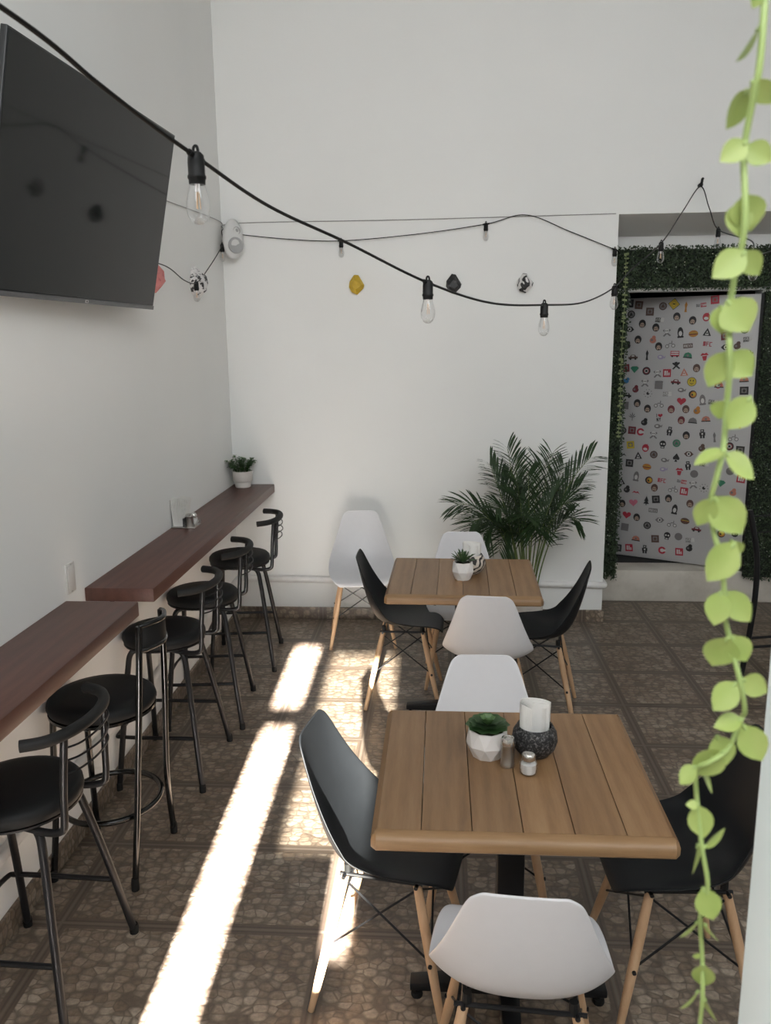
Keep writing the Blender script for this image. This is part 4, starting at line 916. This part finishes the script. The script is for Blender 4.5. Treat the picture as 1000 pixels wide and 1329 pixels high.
# potted bush in the corner of the far counter
pb = empty('potted_bush', (-1.315, 5.375, .955)); tag(pb, 'leafy green plant in a cream two-tier pot at the end of the far counter', 'plant')
q = MB(); q.lathe([(0,0),(.050,0),(.052,.004),(.053,.036),(.060,.038),(.065,.044),(.067,.108),(.063,.109),(.061,.09),(0,.088)], 'pot', 36); q.build('pot', pb)
q = MB(); q.lathe([(0,.094),(.060,.092)], 'soil', 16); q.build('soil', pb)
rn = random.Random(21); st = MB(); lf = MB()
for k in range(24):
    a = 2.4*k; rr = .045*math.sqrt(rn.random()); b0 = Vector((rr*math.cos(a), rr*math.sin(a), .092)); out = rn.uniform(.1, .85)
    tip = b0 + Vector((math.cos(a)*out*.105, math.sin(a)*out*.105, rn.uniform(.07,.125)*(1-.3*out)))
    tip.x = max(tip.x, -.078); tip.y = min(tip.y, .09)
    pts = spline([b0, b0.lerp(tip,.5)+Vector((0,0,.012)), tip], 4); st.tube(pts, .0014, 'bush', 5)
    for i in range(2, len(pts)):
        for j in range(4):
            aa = rn.uniform(0, 2*PI); d = Vector((math.cos(aa), math.sin(aa), rn.uniform(-.1,.9)))
            blade(lf, pts[i], d, (0,0,1), rn.uniform(.017,.028), .0075, 'bush', .25)
st.build('stems', pb); tag(lf.build('leaves', pb), kind='stuff')
# caddy with napkins and two shakers on the far counter
cd = empty('condiment_caddy', (-1.335, 4.175, .955)); tag(cd, 'low steel caddy on the far counter holding napkins and two shakers', 'caddy')
q = MB(); q.box((-.062, -.055, 0), (.062, .055, .006), 'steel'); q.build('tray', cd, bevel=0.002)
q = MB(); q.box((-.003, -.05, .006), (.001, .05, .05), 'holder'); q.box((-.003, .02, .05), (.001, .05, .085), 'holder'); q.build('divider', cd, smooth=False)
q = MB(); q.tube(spline([(.058,-.05,.004), (.062,-.05,.022), (.062,0,.024), (.062,.05,.022), (.058,.05,.004)], 4), .0022, 'steel', 6); q.build('rail', cd)
sh = MB()
for l in range(11):
    x = -.046 + l*.0042; sl = -.095 + l*.036
    sh.box((x-.0014, -.045, 0), (x+.0014, .035, .150 - .002*abs(l-5)), 'paper', Matrix(((1,0,sl,0),(0,1,0,0),(0,0,1,0),(0,0,0,1))))
o = sh.build('napkins', smooth=False); o.location = (-1.343, 4.182, .9612); tag(o, 'fan of white paper napkins standing in the caddy on the far counter', 'napkins')
def mini_shaker(name, loc, steel, label):
    root = empty(name, loc); tag(root, label, 'shaker')
    if steel:
        q = MB(); q.lathe([(0,0),(.019,0),(.020,.004),(.019,.010),(.019,.050),(.020,.052)], 'steel', 22); q.build('body', root)
        q = MB(); q.lathe([(.020,.052),(.020,.062),(.015,.067),(0,.067)], 'chrome', 22); q.build('cap', root)
    else:
        q = MB(); q.lathe([(0,0),(.017,0),(.022,.006),(.0235,.020),(.021,.034),(.016,.042)], 'glass', 22); q.build('jar', root)
        q = MB(); q.lathe([(0,.003),(.018,.006),(.0205,.02),(.018,.030),(0,.031)], 'salt', 18); q.build('salt', root)
        q = MB(); q.lathe([(.017,.040),(.0178,.052),(.012,.060),(0,.061)], 'chrome', 22); q.build('cap', root)
mini_shaker('pepper_shaker', (-1.306, 4.146, .961), True, 'steel shaker in the caddy on the far counter')
mini_shaker('salt_shaker', (-1.300, 4.196, .961), False, 'round glass shaker with a steel cap in the caddy on the far counter')

# ------------------------------------------------------------------ areca palm behind the far table
pm = empty('areca_palm', (.565, 5.19, 0)); tag(pm, 'bushy areca palm standing against the back wall behind the far table', 'plant')
q = MB(); q.lathe([(0,0),(.082,0),(.086,.01),(.104,.215),(.110,.22),(.110,.245),(.101,.245),(.098,.215),(0,.21)], 'pot', 32); q.build('pot', pm)
q = MB(); q.lathe([(0,.222),(.099,.220)], 'soil', 20); q.build('soil', pm)
rn = random.Random(5)
# frond: base offset, tip (relative to the pot), arch height, leaflet length
FR = [((-.03,-.02),(-.53,-.05,.89),.16,.20), ((-.05,.0),(-.33,-.10,1.15),.05,.21), ((.03,.0),(.28,-.08,1.19),.10,.23), ((.05,.0),(.22,-.12,.80),.17,.17),
      ((-.04,.02),(-.36,-.12,.72),.20,.19), ((.0,.03),(-.22,-.02,1.24),.02,.20), ((.0,-.03),(-.02,-.10,1.17),.04,.20), ((.02,-.04),(.08,-.20,1.02),.10,.19),
      ((-.03,-.04),(-.20,-.22,.98),.12,.20), ((-.05,-.01),(-.43,-.16,.80),.18,.19), ((.03,.02),(.14,.06,1.12),.05,.18), ((-.02,.0),(-.26,.08,1.06),.08,.19),
      ((-.01,-.02),(-.13,-.26,.86),.16,.19), ((.02,.01),(.16,-.18,.93),.14,.18), ((-.02,.03),(-.16,.10,1.14),.04,.19), ((-.05,-.03),(-.30,-.24,.90),.16,.19), ((.01,-.01),(-.10,-.14,1.10),.06,.19),
      ((-.02,-.02),(-.46,-.10,.68),.24,.18), ((-.04,-.02),(-.27,-.18,.62),.26,.17), ((.0,-.04),(-.06,-.26,.78),.20,.18), ((.02,.02),(.06,.02,1.20),.03,.19), ((-.02,-.03),(-.17,-.20,1.04),.10,.20), ((.03,-.02),(.22,-.10,1.02),.10,.18)]
for (bx, by), tp, arch, ll in FR:
    b0 = Vector((bx, by, .215)); tip = Vector(tp) + Vector((.07, -.03, 0))
    mid = b0.lerp(tip, .55); mid.z += arch*.9; mid.x = b0.x + (tip.x-b0.x)*.40; mid.y = b0.y + (tip.y-b0.y)*.4
    pts = spline([b0, b0.lerp(mid,.45)+Vector(((b0.x-mid.x)*.15,0,.02)), mid, mid.lerp(tip,.55)+Vector((0,0,arch*.35)), tip], 8); N = len(pts)
    q = MB(); q.tube(pts, [.0055*(1-.8*i/N) for i in range(N)], 'palm_stem', 6)
    nl = 25
    for i in range(nl):
        t = .42 + .58*i/(nl-1); p = pts[int(t*(N-1))]; dr = (pts[min(int(t*(N-1))+1, N-1)] - pts[int(t*(N-1))-1]).normalized()
        sd = dr.cross(Vector((0,-.45,1))).normalized()
        L = ll*(.55+.55*math.sin(PI*(.18+.72*i/nl)))*rn.uniform(.85,1.1)
        for s in (-1, 1):
            d = (dr*rn.uniform(.65,.95) + sd*s*rn.uniform(.6,.8) + Vector((0,0,rn.uniform(.0,.22)))).normalized()
            e = p + d*L
            if e.y > .30: d.y -= (e.y-.30)/L*1.2
            blade(q, p, d, (0,-.3,1), L, .0056, 'palm', .26)
    q.build('frond', pm)

# ------------------------------------------------------------------ bowed black stand at the right edge
bs = empty('metal_stand', (1.70, 4.46, 0)); tag(bs, 'black bowed metal stand on the floor at the right, half hidden by the pale column', 'stand')
for k, (dx, dy) in enumerate(((0, 0), (.46, .06))):
    q = MB(); q.tube(spline([(dx-.01, dy+.03, .013), (dx+.015, dy+.03, .22), (dx+.035, dy+.03, .50), (dx+.025, dy+.03, .74), (dx-.03, dy+.03, .985)], 7), .0155, 'black_metal', 12); q.build('upright', bs)
for z, x0 in ((.255, .02), (.20, .018), (.95, -.02), (.86, .0)):
    q = MB(); q.tube([(x0, .03, z), (x0+.46, .09, z+.02)], .008 if z < .5 else .004, 'black_metal', 8); q.build('crossbar', bs)

# ------------------------------------------------------------------ lime vine hanging close to the camera
STEM=[(173.7,2098.5),(172.8,2085.7),(172.0,2070.9),(170.7,2040.5),(169.0,2015.2),(168.2,1999.3),(168.7,1975.1),(169.4,1954.4),(168.0,1933.5),(166.1,1912.1),(165.6,1894.7),(167.8,1877.1),(169.1,1859.2),(167.6,1836.4),(163.5,1817.8),(162.8,1801.4),(166.6,1784.7),(171.2,1765.4),(173.3,1748.3),(177.5,1728.4),(182.0,1710.8),(186.8,1690.4),(192.2,1669.7),(191.9,1660.3),(184.6,1642.6),(172.1,1634.7),(165.9,1626.5),(168.2,1605.2),(171.8,1573.4),(177.1,1544.5),(175.9,1517.1),(178.8,1489.3),(179.2,1460.1),(179.3,1433.5),(179.8,1409.6)]
LEAVES=[(169.3,2079.5,165.9,2072.2,7.2),(171.7,2064.5,158.9,2046.2,5.2),(167.4,2036.0,180.7,2023.9,10.2),(167.6,2033.6,158.8,2013.9,12.9),(168.1,2005.3,152.7,1994.5,13.3),(168.2,2004.1,182.6,1995.0,14.6),(168.5,1978.3,174.6,1958.5,20.2),(166.3,1974.3,167.7,1955.3,15.7),(171.7,1947.3,152.6,1932.9,16.3),(171.6,1948.2,182.8,1934.9,14.2),(162.5,1920.8,175.4,1903.4,23.3),(160.9,1918.2,162.1,1901.8,13.8),(165.8,1892.5,157.2,1871.4,16.3),(166.8,1891.2,180.9,1877.9,18.3),(180.4,1866.3,167.7,1847.4,18.1),(167.9,1863.7,165.1,1852.4,16.0),(168.6,1835.0,149.4,1826.2,4.4),(169.2,1832.7,186.5,1816.9,13.2),(162.5,1806.1,155.9,1788.0,14.8),(164.3,1806.1,181.7,1783.8,22.2),(178.0,1779.0,161.3,1755.5,21.2),(177.1,1779.0,180.3,1766.4,14.7),(171.9,1748.3,167.8,1726.8,14.7),(174.8,1746.8,191.0,1728.1,16.9),(178.2,1718.4,171.2,1697.4,23.7),(181.5,1717.9,191.2,1701.8,16.4),(185.5,1688.9,171.1,1670.9,14.6),(189.8,1688.9,208.6,1677.9,14.9),(191.2,1663.9,172.4,1659.3,7.1),(193.0,1658.2,205.4,1635.0,19.3),(180.8,1641.9,163.7,1622.0,20.0),(177.3,1650.4,184.0,1631.2,17.3),(164.1,1631.3,154.1,1619.1,7.6),(169.9,1623.8,178.9,1606.6,4.3),(167.8,1603.5,158.9,1604.3,4.4),(167.5,1601.3,173.4,1579.1,16.8),(172.8,1572.4,187.2,1585.2,3.5),(170.8,1572.3,167.2,1551.1,7.9),(174.2,1543.8,181.2,1522.0,17.4),(175.1,1514.1,164.0,1497.6,7.7),(177.0,1516.5,186.9,1504.5,3.9),(178.4,1488.0,172.2,1487.8,4.7),(178.5,1485.0,181.5,1463.9,14.6),(178.6,1460.1,165.5,1447.2,7.1),(180.2,1459.6,189.7,1442.2,4.2)]
vr = empty('hanging_vine', (STEM[0][0]/1000, .5, 2.45)); o0 = Vector((STEM[0][0]/1000, .5, 2.45))
tag(vr, 'lime green artificial vine hanging close to the camera along the right side', 'hanging plant')
rn = random.Random(8)
sp_ = [Vector((.176, .5, 2.45)), Vector((.176, .5, 2.28))] + [Vector((x/1000, .5 + .004*math.sin(i*1.7), z/1000)) for i, (x, z) in enumerate(STEM)]
q = MB(); pts = [p-o0 for p in spline(sp_, 5)]; N = len(pts)
q.tube(pts, [.0021 - .0007*i/N for i in range(N)], 'vine_stem', 8); q.build('stem', vr)
def vine_leaf(x0, z0, x1, z1, wv_, k):
    a = Vector((x0, 0, z0)); d = Vector((x1-x0, 0, z1-z0)); L = d.length; d.normalize()
    full = max(wv_, min(L*.72, 17.0)); ca = min(1.0, wv_/full); ang = math.acos(ca)*(1 if k % 2 else -1)
    sd = Vector((-d.z, 0, d.x)); sd = sd*math.cos(ang) + Vector((0, 1, 0))*math.sin(ang)
    nrm = d.cross(sd).normalized()
    lean = (.30 if k % 3 == 0 else -.22)
    prof = [(0, .10), (.07, .26), (.17, .66), (.32, .94), (.48, 1.0), (.66, .86), (.83, .52), (.95, .16), (1.0, .02)]
    vs = []; fs = []; base = Vector((x0/1000, .5 + (.0025 if k % 2 else -.0025), z0/1000)) - o0
    cols = [-1, -.5, 0, .5, 1]
    for t, w_ in prof:
        c = base + (d*L*t + Vector((0, 1, 0))*lean*L*t*(1-.3*t))/1000
        for u in cols: vs.append(c + (sd*u*w_*full/2 + nrm*(abs(u)**1.5)*full*.10*w_)/1000)
    for i in range(len(prof)-1):
        for j in range(4): fs.append((i*5+j, i*5+j+1, i*5+6+j, i*5+5+j))
    q = MB(); q.add(vs, fs, 'vine'); q.tube([base, base + (d*L*.15 + Vector((0,1,0))*lean*L*.15)/1000], .0011, 'vine_stem', 6); q.build('leaf', vr, angle=80)
for k, lv in enumerate(LEAVES): vine_leaf(*lv, k)
